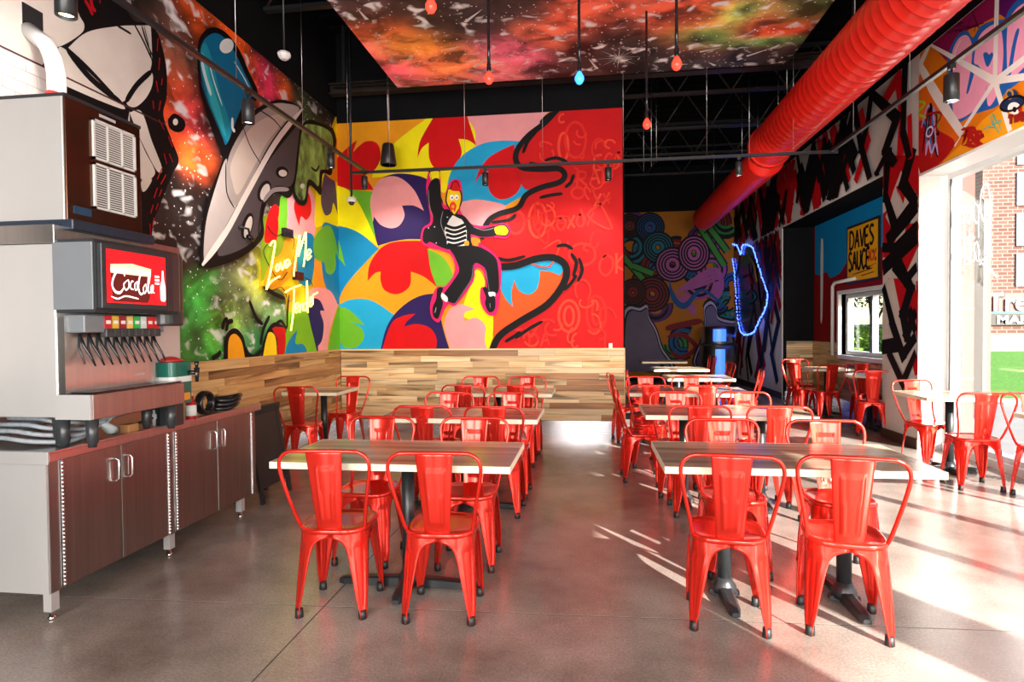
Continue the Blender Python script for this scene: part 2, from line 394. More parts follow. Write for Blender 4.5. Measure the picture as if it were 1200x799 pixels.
# stroke lettering -----------------------------------------------------------
GL = {
 'D': (.62, [[(0, 0), (.02, 1)], [(-.05, 1), (.35, .95), (.58, .55), (.4, .1), (0, 0)]]),
 'A': (.6, [[(0, 0), (.3, 1)], [(.3, 1), (.55, 0)], [(.1, .4), (.5, .4)]]),
 'V': (.55, [[(0, 1), (.27, 0)], [(.27, 0), (.55, 1)]]),
 'E': (.5, [[(.45, 1), (.05, .95), (0, .5), (.02, .03), (.5, 0)], [(0, .5), (.38, .53)]]),
 'S': (.5, [[(.48, .9), (.2, 1), (.02, .75), (.25, .5), (.45, .25), (.25, 0), (0, .1)]]),
 'U': (.58, [[(0, 1), (.03, .25), (.25, 0), (.48, .25), (.52, 1)]]),
 'C': (.55, [[(.5, .85), (.25, 1), (0, .5), (.2, 0), (.5, .15)]]),
 'O': (.62, [[(.3, 1), (.05, .75), (.02, .3), (.28, 0), (.55, .3), (.55, .75), (.3, 1), (.15, .9)]]),
 'R': (.58, [[(0, 0), (0, 1)], [(0, 1), (.45, .9), (.4, .55), (0, .5)], [(.15, .5), (.55, 0)]]),
 'X': (.55, [[(0, 0), (.5, 1)], [(0, 1), (.5, 0)]]),
 'K': (.55, [[(0, 0), (0, 1)], [(.5, 1), (0, .45), (.5, 0)]]),
 'T': (.55, [[(0, 1), (.55, 1)], [(.27, 1), (.27, 0)]]),
 'I': (.2, [[(.05, 0), (.05, 1)]]),
 'M': (.75, [[(0, 0), (.1, 1), (.35, .3), (.6, 1), (.7, 0)]]),
 'L': (.6, [[(.25, 1), (.1, .9), (.12, .4), (0, 0), (.3, .05), (.65, -.12)]]),
 'p': (.42, [[(0, .45), (0, -.35)], [(0, .4), (.25, .5), (.35, .25), (.15, 0), (0, .1)]]),
 'e': (.42, [[(.02, .25), (.33, .3), (.2, .52), (.02, .3), (.12, 0), (.42, .12)]]),
 'n': (.42, [[(0, 0), (.03, .5)], [(.03, .35), (.2, .5), (.3, .35), (.32, 0), (.42, .1)]]),
 'a': (.42, [[(.32, .4), (.15, .5), (0, .2), (.12, 0), (.3, .3)], [(.32, .5), (.32, .05), (.42, .08)]]),
 't': (.32, [[(.15, .95), (.12, .1), (.3, .05)], [(0, .6), (.32, .65)]]),
 'r': (.36, [[(0, .5), (.05, 0)], [(.05, .3), (.2, .5), (.36, .42)]]),
 'o': (.42, [[(.18, .5), (.02, .3), (.12, 0), (.32, .15), (.3, .42), (.18, .5)]]),
 'c': (.38, [[(.33, .4), (.18, .5), (.02, .25), (.12, 0), (.38, .12)]]),
 'l': (.25, [[(0, .1), (.18, .8), (.1, 1), (.04, .7), (.08, 0), (.25, .1)]]),
 '-': (.25, [[(.02, .3), (.22, .33)]]), '%': (.6, [[(0, 0), (.55, 1)], [(.1, .95), (.02, .75), (.2, .75), (.1, .95)], [(.45, .25), (.35, .05), (.55, .05), (.45, .25)]]),
 ' ': (.3, []),
}
def strokes(text, gap=.1):
    x = 0; out = []
    for ch in text:
        w_, ss = GL[ch]
        for st in ss: out.append([(x+p[0], p[1]) for p in st])
        x += w_+gap
    return out, x-gap
def text_mesh(mb, txt, size, place, mt, bold=0, extr=.002, align='LEFT'):
    """lettering in the built-in typeface; place(x,y,z)->point"""
    cu = bpy.data.curves.new('t', 'FONT'); cu.body = txt; cu.size = size; cu.extrude = extr; cu.offset = bold; cu.align_x = align
    to = bpy.data.objects.new('t', cu); COL.objects.link(to); dg = bpy.context.evaluated_depsgraph_get(); me = bpy.data.meshes.new_from_object(to.evaluated_get(dg))
    mb.add([place(*v.co) for v in me.vertices], [list(p.vertices) for p in me.polygons], mt)
    bpy.data.objects.remove(to); bpy.data.meshes.remove(me)

# ================================================================== STRUCTURE
# floor: concrete slabs with saw-cut joints over a dark base
m = MB(); m.box(-6, 8, -4, 20, -.30, -.045, BLACKM); struct(m.build('floor_base'))
fl = struct(empty('floor'))
def slab(poly, parent=fl, top=0.0):
    m = MB(); n = len(poly); m.add([(x, y, top) for x, y in poly]+[(x, y, -.04) for x, y in poly],
        [list(range(n)), list(range(2*n-1, n-1, -1))]+[[i, n+i, n+(i+1) % n, (i+1) % n] for i in range(n)], FLOORM)
    return m.build('concrete_slab', None, parent)
JX, g = -1.372, .0035
jy = lambda x: 2.955+.036*x
slab([(-4.2, -3.2), (JX-g, -3.2), (JX-g, jy(JX)-g), (-4.2, jy(-4.2)-g)])
slab([(JX+g, -3.2), (4.4, -3.2), (4.4, jy(4.4)-g), (JX+g, jy(JX)-g)])
slab([(-4.2, jy(-4.2)+g), (JX-g, jy(JX)+g), (JX-g, 17), (-4.2, 17)])
slab([(JX+g, jy(JX)+g), (4.4, jy(4.4)+g), (4.4, 17), (JX+g, 17)])

JM = mat('joint_filler', (.02, .016, .014), .9, var=.1)
def joint(p, q, w_=.0035):
    m = MB(); a, b = Vector(p), Vector(q); d = (b-a).normalized(); nn = Vector((-d.y, d.x))*w_
    m.add([(*(a+nn), -.0012), (*(a-nn), -.0012), (*(b-nn), -.0012), (*(b+nn), -.0012)], [(0, 1, 2, 3)], JM); m.build('joint_seal', None, fl)
joint((JX, -3.2), (JX, 17), .0042); joint((-4.2, jy(-4.2)), (4.4, jy(4.4)), .0042)

wl = struct(box('wall_left', (XL-.2, XL, -3, YB+.2, 0, ZC), BLACKW))
wb = struct(box('wall_back', (XL, .462, YB, YB+.28, 0, ZM-.07), BLACKW))
box('bulkhead', (XL, .462, YB+.02, YB+.26, ZM-.07, ZC), BLACKW, wb)
wfar = struct(box('wall_far', (.3, XR+.2, YF, YF+.2, 0, ZC), BLACKW))
wside = struct(box('wall_passage', (.182, .462, YB+.282, YF, 0, ZC), BLACKW))
# right wall: pillar between window and alcove, header, far length
wr = struct(empty('wall_right'))
box('pillar', (XR, XR+.22, 7.33, 8.17, 0, 3.32), CREAM, wr)
box('far_length', (XR, XR+.55, 12.2, YF, 0, 3.32), CREAM, wr)
box('header', (XR, XR+.55, 8.17, YF, 3.32, ZM+.06), CREAM, wr)
box('header', (XR, XR+.55, -3, 8.17, 3.32, ZM+.06), CREAM, wr)
box('window_header', (XR, XR+.40, -3, 7.33, 3.1, 3.32), WHITEP, wr)
box('upper_band', (XR+.02, XR+.5, -3, YF, ZM+.06, ZC), BLACKW, wr)
struct(box('wall_window_return', (XR+.22, XW+.09, 7.33, 7.62, 0, 3.32), WHITEP), 'sunlit white return beside the tall window')
struct(box('wall_rear', (-3.6, 4.3, -2.7, -2.5, 0, ZC), WHITEP))
# alcove
al = struct(empty('wall_alcove'))
box('end_panel', (XR+.02, 4.3, 12.1, 12.2, 0, 3.32), BLACKW, al)
m = MB()
AY0, AY1, AZ0, AZ1 = 8.9, 10.83, .93, 1.95
for b in ((4.25, 4.36, 7.62, AY0, 0, 3.32), (4.25, 4.45, AY1, 12.2, 0, 3.32), (4.25, 4.45, AY0, AY1, 0, AZ0), (4.25, 4.45, AY0, AY1, AZ1, 3.32)): m.box(*b, BLACKW)
m.build('outer_panel', None, al)
box('header_soffit', (XR+.003, XR+.55, 8.171, 12.199, 3.305, 3.3195), BLACKC, al)
box('alcove_ceiling', (XR+.551, 4.45, 7.62, 12.2, 3.32, 3.4), BLACKC, al)
# ceiling deck with corrugations
m = MB(); m.box(-3.6, 4.3, -2.6, 17, ZC, ZC+.1, BLACKC)
for k in range(60): m.box(-3.6, 4.3, -2+k*.3, -1.88+k*.3, ZC-.05, ZC, BLACKC)
struct(m.build('ceiling'))
# baseboards
BBM = mat('dark_brown_base', (.06, .032, .02), .5, var=.1)
struct(box('baseboard_right', (XR-.012, XR, 7.33, 8.17, 0, .12), BBM)); struct(box('baseboard_right_far', (XR-.012, XR, 12.2, YF, 0, .12), BBM))

# wood wainscot, plank by plank
WM = [wood('maple_plank_%d' % i, a, b, .8, axis=ax, knots=.75) for i, (a, b, ax) in enumerate((('c9965e', 'f2d2a0', 0), ('84552f', 'c08a58', 0), ('dcb27a', 'f8e2ba', 0)))]
WMY = [wood('maple_plank_y_%d' % i, a, b, .8, axis=1, knots=.8) for i, (a, b) in enumerate((('b57c46', 'e2b67a'), ('8a5a34', 'bd8650'), ('c79456', 'e8c088')))]
BACKW = mat('plank_backing', (.05, .03, .018), .7, var=.1)
def planks(parent, kind, val, a0, a1, z0, z1, rows, mats, seed, out=1):
    r = random.Random(seed); h = (z1-z0)/rows
    for i in range(rows):
        a = a0-r.uniform(0, .5)
        while a < a1-.02:
            L_ = r.choice((.32, .5, .7, .95, 1.25)); b = min(a+L_, a1); s = max(a, a0)
            if a1-b < .12: b = a1
            if b-s > .03:
                t = .018+r.uniform(0, .005); zz0, zz1 = z0+i*h+.0012, z0+(i+1)*h-.0012
                m = MB(); k = r.choices((0, 1, 2), (5, 2, 4))[0]
                if kind == 'y': m.box(s+.001, b-.001, val-t, val-.001, zz0, zz1, mats[k])
                elif kind == 'xl': m.box(val+.001, val+t, s+.001, b-.001, zz0, zz1, mats[k])
                else: m.box(val-t, val-.001, s+.001, b-.001, zz0, zz1, mats[k])
                c = Vector(m.v[0]); m.v = [tuple(Vector(v)-c) for v in m.v]
                m.build('wood_plank', None, parent, tuple(c))
            a = b if b < a1 else a1
planks(wb, 'y', YB, XL+.024, .445, .17, 1.13, 12, WM, 3)
planks(wl, 'xl', XL, 2.9, YB-.024, .17, 1.13, 12, WMY, 5)
planks(al, 'y', 12.1, XR+.05, 4.228, .17, 1.13, 12, WM, 8)
planks(al, 'xr', 4.25, 7.64, 8.84, .17, 1.13, 12, WMY, 9)
planks(al, 'xr', 4.25, 8.84, 10.89, .17, .85, 9, WMY, 10)
planks(al, 'xr', 4.25, 10.89, 12.08, .17, 1.13, 12, WMY, 11)
CAPM = wood('maple_cap', 'd9a768', 'f4d7a4', .8, axis=0)
struct(box('trim_1', (XL, .458, YB-.034, YB, 1.13, 1.15), CAPM)); struct(box('trim_2', (XL, XL+.034, 2.9, YB-.034, 1.13, 1.15), wood('maple_cap_y', 'c79456', 'e8c088', .8, axis=1)))
struct(box('trim_3', (.446, .4615, YB-.03, YB-.0005, .17, 1.128), CAPM))
# diamond plate kick panels: sheet plus raised lozenges
def diamond(name, kind, val, a0, a1, z1, cell=.03):
    m = MB(); DP = mat('diamond_plate', (.75, .77, .8), .2, 1, var=.06, scale=20)
    P = (lambda a, z, o: (a, val-o, z)) if kind == 'y' else ((lambda a, z, o: (val+o, a, z)) if kind == 'xl' else (lambda a, z, o: (val-o, a, z)))
    m.add([P(a0, 0, .006), P(a1, 0, .006), P(a1, z1, .006), P(a0, z1, .006)], [(0, 1, 2, 3)], DP)
    m.add([P(a0, z1, .006), P(a1, z1, .006), P(a1, z1, 0), P(a0, z1, 0)], [(0, 1, 2, 3)], DP)
    nz = int(z1/cell); na = int((a1-a0)/cell)
    for i in range(na):
        for j in range(nz):
            a, z = a0+(i+.5)*cell, (j+.5)*cell; s = 1 if (i+j) % 2 else -1; L_, W_ = .012, .004
            d = (L_*.7, L_*.7*s); e = (-W_*.7*s, W_*.7)
            m.add([P(a+d[0], z+d[1], .0062), P(a+e[0], z+e[1], .0062), P(a-d[0], z-d[1], .0062), P(a-e[0], z-e[1], .0062), P(a, z, .009)], [(0, 1, 4), (1, 2, 4), (2, 3, 4), (3, 0, 4)], DP)
    return struct(m.build(name), 'silver diamond plate kick strip below the wood planks')
diamond('baseboard_back', 'y', YB, XL+.01, .46, .165)
diamond('baseboard_left', 'xl', XL, 4.6, YB-.01, .165)
diamond('baseboard_alcove', 'y', 12.1, XR+.02, 4.24, .165)
diamond('baseboard_alcove_side', 'xr', 4.25, 7.64, 12.09, .165)

# small white subway tiles above the ice machine
TILE = mat('white_glazed_tile', (.78, .74, .71), .25, var=.04, scale=3)
m = MB(); m.box(XL, XL+.0150, 1.9, 3.60, 1.15, 3.15, mat('tile_grout', (.40, .36, .34), .8, var=.05)); m.build('tile_bed', None, wl)
r_ = random.Random(2); n_t = 0
for i in range(26):
    z = 3.15-(i+1)*.077
    y = 2.75+(.078 if i % 2 else 0)
    if z < 2.6: break
    while y < 3.46:
        m = MB(); m.box(0, .016+r_.uniform(0, .0015), 0, .150, 0, .072, TILE); m.build('wall_tile', None, wl, (XL+.003, y, z)); y += .156
struct(box('trim_4', (XL+.0, XL+.020, 1.9, 4.62, 3.150, 3.160), mat('dark_red_trim', (.06, .012, .01), .5, var=.05)))

# windows ------------------------------------------------------------------
FRM = mat('white_window_frame', (.72, .73, .74), .4, var=.03); FRD = mat('dark_gasket', (.03, .035, .045), .4, var=.1)
GLS = glass('window_glass')
def window(n, x, y0, y1, z0, z1, fw=.05, mull=()):
    e = struct(empty('window_%d' % n, (x, (y0+y1)/2, z0))); c = (x, (y0+y1)/2, z0)
    m = MB()
    for b in ((-.05, .05, y0, y1, z0, z0+fw), (-.05, .05, y0, y1, z1-fw, z1), (-.05, .05, y0, y0+fw, z0+fw, z1-fw), (-.05, .05, y1-fw, y1, z0+fw, z1-fw)):
        m.box(b[0], b[1], b[2]-c[1], b[3]-c[1], b[4]-z0, b[5]-z0, FRM)
    m.build('window_frame', None, e)
    ys = [y0+fw]+list(mull)+[y1-fw]
    for q in mull: box('mullion', (-.04, .04, q-.03-c[1], q+.03-c[1], fw, z1-z0-fw), FRM, e)
    m = MB()
    for a, b in zip(ys, ys[1:]):
        for yy in (a+.03 if a != y0+fw else a, b-.03 if b != y1-fw else b): m.box(-.055, -.045, yy-.012-c[1], yy+.012-c[1], fw, z1-z0-fw, FRD)
    m.build('gasket', None, e)
    for a, b in zip(ys, ys[1:]): box('window_pane', (-.004, .004, a+.0-c[1], b-c[1], fw, z1-z0-fw), GLS, e)
    return e
window(1, XW, -.35, 7.33, .08, 3.1, .055, (1.25, 2.8, 4.55, 5.6))
window(2, XW, -2.2, -.95, .08, 3.1, .055)
struct(box('wall_window_pier', (XW-.1, XW+.12, -.95, -.35, 0, 3.1), WHITEP)); struct(box('wall_window_pier_rear', (XW-.1, XW+.12, -2.5, -2.2, 0, 3.1), WHITEP))
struct(box('window_curb', (XW-.1, XW+.1, -2.2, 7.33, 0, .08), WHITEP))
window(3, 4.37, AY0, AY1, AZ0, AZ1, .07, (9.9,))
m = MB()
for b in ((4.2, 4.33, AY0-.06, AY0, AZ0-.06, AZ1+.06), (4.2, 4.33, AY1, AY1+.06, AZ0-.06, AZ1+.06), (4.2, 4.33, AY0, AY1, AZ0-.07, AZ0), (4.2, 4.33, AY0, AY1, AZ1, AZ1+.06)): m.box(*b, FRM)
struct(m.build('window_casing'))
m = MB(); m.tube([(4.19, 11.05, .9), (4.19, 11.05, 2.1), (4.19, 10.95, 2.16), (4.19, 10.15, 2.17)], .028, 10, WHITEP)
tag(m.build('drain_pipe'), 'white painted pipe bending over the alcove window', 'pipe')

# ================================================================== MURALS
K = '0b0a0c'
# ---------------- back wall
RB = (XL+.001, .44, 1.152, ZM-.09)
mb_ = Mural(BACK, RB)
LC = (XL, YB, 0)
A = (380, 100, 2.497)
R_YB = (2.9, YB-.001, 1.152, ZM)
ml_ = Mural(LEFT, R_YB, .004)
ORG, YEL, RDD, PNK, SKY, NVY, GRN, BLU = 'f7a11a', 'fdf00f', 'd60a12', 'f4a2a6', '1fa9dc', '2c1a5c', '6db82c', '0f86bd'
mb_.fill_uv([(RB[0], RB[2]), (RB[1], RB[2]), (RB[1], RB[3]), (RB[0], RB[3])], ORG)
def S(pts, c, tf=A, **k): mb_.shape(pts, c, tf, **k)
S([(150, 240), (200, 175), (260, 125), (318, 85, 1), (470, 80, 1), (455, 180), (375, 250), (355, 312), (330, 300), (290, 268), (220, 258), (165, 268), (140, 270, 1)], YEL)
S([(405, 80, 1), (660, 70, 1), (610, 150), (565, 185), (500, 170), (447, 182), (440, 130)], PNK)
S([(273, 213, 1), (282, 160), (325, 85, 1), (415, 80, 1), (445, 176, 1), (420, 160), (393, 157, 1), (402, 200), (380, 237), (350, 247), (322, 240), (307, 212), (306, 167, 1), (285, 185)], RDD)
S([(360, 315), (370, 255), (405, 205), (460, 172), (520, 162), (585, 165, 1), (600, 270, 1), (614, 305, 1), (570, 330), (530, 352, 1), (480, 338), (430, 335), (380, 352, 1)], SKY)
S([(440, 290, 1), (455, 245), (490, 205), (556, 172, 1), (562, 240), (580, 268), (570, 305), (545, 328), (510, 333), (485, 312), (478, 278), (480, 250, 1), (455, 265)], RDD)
S([(380, 352), (430, 336), (480, 338), (532, 354), (505, 380), (470, 418), (440, 430), (400, 400)], PNK)
S([(140, 390), (148, 310), (170, 272), (220, 258), (285, 268), (325, 295), (350, 350), (350, 400), (300, 410), (310, 452, 1), (250, 450), (200, 457), (156, 470, 1)], NVY)
S([(134, 400), (137, 320), (165, 275), (215, 268), (262, 305), (292, 367, 1), (262, 352), (228, 352, 1), (235, 382), (220, 410), (195, 418), (165, 408), (146, 384, 1), (142, 400)], PNK)
S([(20, 270), (30, 225), (60, 190), (96, 160, 1), (85, 195, 1), (120, 165), (155, 170), (165, 210), (150, 245), (122, 262), (145, 306, 1), (70, 305), (30, 288)], RDD)
S([(70, 305, 1), (142, 310, 1), (135, 350), (150, 445, 1), (110, 375)], GRN)
S([(-10, 290, 1), (10, 255, 1), (35, 290), (75, 310), (115, 370), (158, 472, 1), (100, 430), (40, 410), (-10, 400, 1)], YEL)
S([(-30, 420, 1), (40, 412), (100, 430), (160, 478, 1), (110, 530), (62, 590), (38, 645, 1), (-30, 600, 1)], BLU)
S([(-30, 450), (0, 420), (25, 415), (45, 460), (62, 530, 1), (45, 508), (38, 500, 1), (36, 540), (15, 550), (-20, 545)], GRN)
S([(38, 645, 1), (60, 590), (120, 520), (180, 465), (250, 452), (305, 458, 1), (345, 520), (375, 600), (320, 625, 1), (260, 625), (203, 672, 1), (150, 635), (90, 625)], ORG)
S([(127, 573, 1), (137, 515), (190, 462), (300, 455, 1), (318, 520), (332, 592, 1), (292, 560), (254, 545, 1), (250, 588), (215, 611), (178, 600), (165, 570), (166, 545, 1), (148, 550)], RDD)
S([(5, 790, 1), (38, 645, 1), (80, 626), (140, 630), (205, 672, 1), (180, 720), (165, 790, 1)], SKY)
S([(0, 790, 1), (20, 740), (35, 658), (70, 655), (119, 701, 1), (95, 697), (72, 688, 1), (110, 712), (116, 740), (95, 765), (62, 768), (47, 752, 1), (38, 790, 1)], GRN)
S([(-30, 600, 1), (10, 610), (38, 645, 1), (22, 700), (3, 790, 1), (-30, 790, 1)], PNK)
S([(162, 790, 1), (180, 715), (210, 665), (260, 625), (310, 610), (345, 620), (358, 700), (376, 790, 1)], NVY)
S([(165, 790, 1), (195, 700), (230, 675), (268, 668, 1), (243, 690), (234, 706, 1), (270, 698), (310, 710), (330, 745), (322, 790, 1)], RDD)
S([(303, 478, 1), (345, 500), (372, 540), (375, 570), (355, 590), (330, 590, 1), (312, 540)], GRN)
S([(340, 660), (385, 600), (440, 520), (480, 540), (500, 640), (520, 710), (505, 740), (480, 790, 1), (372, 790, 1)], ORG)
S([(405, 670), (425, 590), (445, 540), (470, 570), (490, 650), (525, 712, 1), (495, 735), (480, 790, 1), (450, 700)], YEL)
S([(376, 790, 1), (352, 705), (368, 655), (400, 640), (442, 655, 1), (412, 665), (410, 690, 1), (445, 680), (472, 705), (470, 745), (482, 790, 1)], PNK)
S([(495, 690), (495, 600), (515, 540), (640, 515), (712, 530), (705, 590), (640, 650), (560, 700), (500, 745)], 'f25a22')
S([(510, 555), (560, 522), (640, 508), (700, 528), (690, 556, 1), (660, 545), (632, 542, 1), (625, 590), (600, 612), (570, 600), (556, 570, 1), (548, 610), (552, 648, 1), (525, 615)], SKY)
# red field behind the black snaking line
S([(690, 60, 1), (640, 110), (590, 150), (562, 190), (560, 225), (590, 245), (640, 245), (690, 248), (697, 268), (640, 292), (595, 315), (566, 358), (510, 378), (478, 402), (458, 450), (475, 500), (520, 542), (600, 520), (670, 505), (708, 530), (700, 580), (650, 640), (560, 695), (505, 740), (484, 790, 1), (900, 790, 1), (900, 60, 1)], 'd31418')
r2 = random.Random(11); LR = ['ee3428', 'f2482f', 'e62a22']
for cx, cy, rx, ry in ((625, 395, 26, 50), (625, 395, 12, 30), (716, 675, 30, 46), (716, 675, 14, 28), (796, 668, 28, 52), (796, 668, 12, 32), (560, 400, 26, 34), (755, 495, 38, 32), (742, 315, 18, 16), (700, 180, 14, 40), (735, 160, 30, 52)):
    mb_.ring(cx, cy, rx, ry, .035, r2.choice(LR), A)
for tx, x0, y0, h in (('XOXOX', 655, 430, 36), ('RAD', 740, 300, 46), ('DA', 600, 770, 40), ('TAX', 560, 745, 30), ('OK', 805, 560, 60), ('ECO', 790, 250, 42), ('SO', 700, 590, 34), ('XX', 790, 355, 34)):
    ss, wd = strokes(tx)
    for st in ss: mb_.line([(x0+p[0]*h*1.15, y0-p[1]*h-p[0]*h*.2) for p in st], .03, r2.choice(LR), A, taper=False)
for k in range(46):
    cx, cy = r2.uniform(600, 855), r2.uniform(90, 765); 
    if cx < 720 and 480 < cy < 690: continue
    a = r2.uniform(0, 360); mb_.ring(cx, cy, r2.uniform(8, 26), r2.uniform(10, 34), .026, r2.choice(LR), A, rot=r2.uniform(-.5, .5), a0=a, a1=a+r2.uniform(120, 300), seg=12)
mb_.line([(840, 330), (770, 380), (842, 420), (780, 300)], .03, LR[0], A); mb_.line([(640, 480), (690, 455), (660, 530), (600, 520)], .022, LR[1], A)
mb_.shape([(565, 228), (640, 246), (695, 250), (700, 270), (640, 295), (590, 305), (572, 270)], 'c81418', A)
# black snake outline and its dashes
for pts, wd in (([(692, 62), (645, 112), (597, 150), (566, 190), (562, 222), (582, 243), (640, 247), (688, 246), (704, 265), (688, 285), (635, 300), (592, 322), (566, 360), (510, 378), (478, 402), (460, 450)], .075),
                ([(500, 532), (560, 528), (620, 508), (672, 505), (706, 528), (703, 575), (655, 640), (575, 690), (512, 735), (488, 790)], .095)):
    mb_.line(pts, wd, K, A, taper=False)
for pts in ([(582, 200), (597, 165), (625, 132)], [(632, 112), (652, 92), (668, 82)], [(600, 228), (640, 236), (690, 232)], [(630, 330), (665, 322), (698, 318)], [(645, 222), (680, 214), (712, 226)], [(705, 300), (722, 285), (730, 262)],
            [(505, 505), (540, 512), (590, 500)], [(490, 402), (540, 395), (562, 378)], [(680, 472), (705, 468), (728, 480)], [(722, 492), (738, 520), (728, 560)], [(745, 505), (755, 540), (742, 575)], [(700, 600), (722, 580), (738, 555)], [(640, 690), (600, 712), (560, 740)], [(480, 415), (510, 418), (520, 440)], [(575, 720), (555, 735), (530, 750)]):
    mb_.line(pts, .045, K, A)
# dancing rooster-headed figure in a black jacket
B = (480, 180, 3.995)
HAL = 'f3c9b8'
def F(pts, c, **k): mb_.shape(pts, c, B, **k)
sil = [(95, 80), (140, 78), (148, 130), (152, 225), (175, 240), (172, 190), (195, 130), (240, 130), (250, 215), (240, 270), (300, 335), (400, 335), (440, 325), (475, 355), (455, 398), (400, 395), (310, 400), (390, 460), (430, 520), (425, 650), (410, 745), (370, 755), (335, 700), (335, 630), (355, 620), (345, 550), (310, 540), (300, 600), (220, 710), (185, 705), (160, 745), (140, 790), (105, 765), (100, 700), (130, 625), (170, 620), (215, 550), (190, 470), (90, 440), (55, 410), (65, 350), (100, 320), (90, 240), (80, 160)]
F(sil, 'ec1f6c', n=3)
mb_.ring(118, 84, 24, 13, .022, K, B)
F([(98, 92), (142, 88), (140, 128), (108, 132)], YEL); mb_.line([(98, 92), (108, 130)], .015, K, B); mb_.line([(144, 88), (140, 128)], .015, K, B)
F([(108, 126), (142, 126), (152, 225), (165, 262), (205, 282), (255, 292), (300, 340), (345, 352), (402, 342), (408, 384), (340, 392), (286, 382), (292, 442), (195, 450), (150, 440), (100, 415), (82, 424), (64, 404), (72, 355), (105, 335), (112, 290), (90, 235), (88, 170)], '111014')
F([(200, 292), (228, 302), (258, 318), (272, 350), (274, 400), (262, 432), (186, 432), (176, 400), (162, 362), (182, 325)], 'f2f0ee')
for q in range(5): mb_.line([(168+q*3, 336+q*22), (215, 350+q*20), (268, 330+q*21)], .04, K, B, taper=False)
F([(240, 300), (275, 330), (290, 400), (284, 440), (270, 430), (268, 350)], '111014'); F([(180, 262), (205, 285), (175, 330), (160, 380), (140, 350), (150, 280)], '111014')
F([(182, 170), (208, 165), (238, 178), (244, 215), (232, 262), (215, 290), (196, 270), (176, 225)], 'fbd50e'); mb_.line([(182, 170), (208, 163), (238, 176), (246, 215), (234, 262)], .018, K, B); mb_.line([(232, 262), (214, 290), (196, 270), (174, 225), (182, 170)], .018, K, B)
F([(196, 172), (204, 142), (224, 134), (236, 160), (232, 178)], RDD); mb_.line([(196, 172), (204, 140), (224, 133), (238, 162)], .014, K, B)
for ex in (201, 222): mb_.ell(ex, 207, 10, 13, 'ffffff', B); mb_.ell(ex+1, 209, 3.5, 4.5, K, B)
F([(190, 245), (206, 226), (222, 245), (214, 275), (206, 262), (197, 275)], 'e8452a'); mb_.ell(206, 250, 7, 8, 'f9a51a', B)
mb_.line([(92, 170), (96, 240), (112, 300)], .01, '8a8a90', B); mb_.line([(160, 270), (150, 330), (180, 400)], .01, '8a8a90', B); mb_.line([(300, 345), (350, 360), (400, 350)], .01, '8a8a90', B)
for bx, by in ((120, 345), (92, 350), (128, 420), (180, 300)): mb_.ell(bx, by, 3, 3, 'd8d8d8', B)
F([(400, 350), (420, 338), (445, 338), (462, 355), (464, 372), (452, 384), (410, 380)], YEL); mb_.line([(400, 348), (420, 337), (446, 337), (464, 356), (464, 374), (450, 386), (408, 382)], .016, K, B)
F([(292, 395), (322, 398), (322, 435), (296, 425)], 'f08a22'); mb_.ell(270, 422, 12, 14, 'e8a02a', B)
F([(196, 442), (290, 432), (345, 445), (395, 478), (416, 525), (418, 645), (372, 652), (360, 560), (348, 530), (308, 515), (298, 580), (262, 640), (215, 700), (162, 668), (205, 600), (235, 545), (212, 480)], '111014')
mb_.line([(300, 520), (292, 585), (255, 645), (218, 700)], .008, '77777c', B); mb_.line([(360, 545), (368, 600), (376, 650)], .008, '77777c', B)
F([(150, 650), (180, 672), (178, 695), (155, 680)], 'dfe6ee'); F([(370, 650), (402, 650), (400, 672), (374, 670)], 'dfe6ee')
F([(134, 632), (160, 630), (150, 668), (160, 700), (148, 742), (136, 772), (116, 762), (112, 720), (128, 680)], '111014'); F([(346, 632), (364, 628), (376, 668), (400, 668), (404, 712), (394, 738), (372, 740), (356, 702), (360, 672)], '111014')
mb_.line([(128, 720), (122, 745)], .012, 'ffffff', B); mb_.line([(378, 700), (380, 722)], .01, 'cccccc', B)
mb_.line([(335, 400), (340, 470)], .02, K, B); mb_.line([(395, 390), (400, 415)], .02, K, B)
# ---------------- left wall, coloured scale pattern near the corner (crop at 280,240)
C4 = (280, 240, 4.44)
def Lf(pts, c, tf=C4, **k): ml_.shape(pts, c, tf, **k)
Lf([(215, 800, 1), (238, 640), (246, 560), (238, 480), (205, 440), (150, 442), (106, 430), (112, 300), (125, 180), (200, 30), (260, -40), (300, -80), (420, -250, 1), (540, -560, 1), (540, 800, 1)], 'd9b81a')
Lf([(112, 180, 1), (125, 60, 1), (250, -20, 1), (250, 200), (240, 300), (112, 400, 1)], '7f9c1c')
Lf([(240, 0), (250, -80), (290, -130), (350, -110), (395, -20), (395, 90), (385, 160), (300, 170), (240, 160)], PNK)
Lf([(285, 0), (310, -60), (360, -60), (375, 30), (350, 78), (322, 60), (312, 110, 1), (295, 60)], RDD)
Lf([(395, 110), (395, 0), (420, -200), (540, -520, 1), (540, 200, 1), (480, 115), (430, 110)], YEL)
Lf([(425, -40), (440, -150), (470, -200), (500, -110), (512, 50, 1), (490, -10), (478, 40), (450, 55), (432, 20)], '5b4a6a')
Lf([(545, -370, 1), (480, -320), (450, -240), (440, -180), (470, -140), (540, -100, 1)], ORG)
Lf([(130, 185), (145, 60), (180, 0), (210, 20), (228, 95, 1), (210, 70), (200, 60, 1), (202, 130), (190, 185), (160, 198)], RDD)
Lf([(205, 60, 1), (215, -40), (245, -60), (250, 60), (240, 150), (215, 150)], GRN)
Lf([(215, 250), (240, 180), (285, 170), (320, 230), (300, 330), (240, 400), (200, 432), (125, 425), (160, 300)], 'e0961a')
Lf([(325, 165), (380, 155), (395, 250), (385, 350), (365, 420), (310, 400), (300, 300)], BLU)
Lf([(246, 600, 1), (246, 480), (215, 440), (270, 430), (290, 560), (250, 640, 1)], 'd99a18')
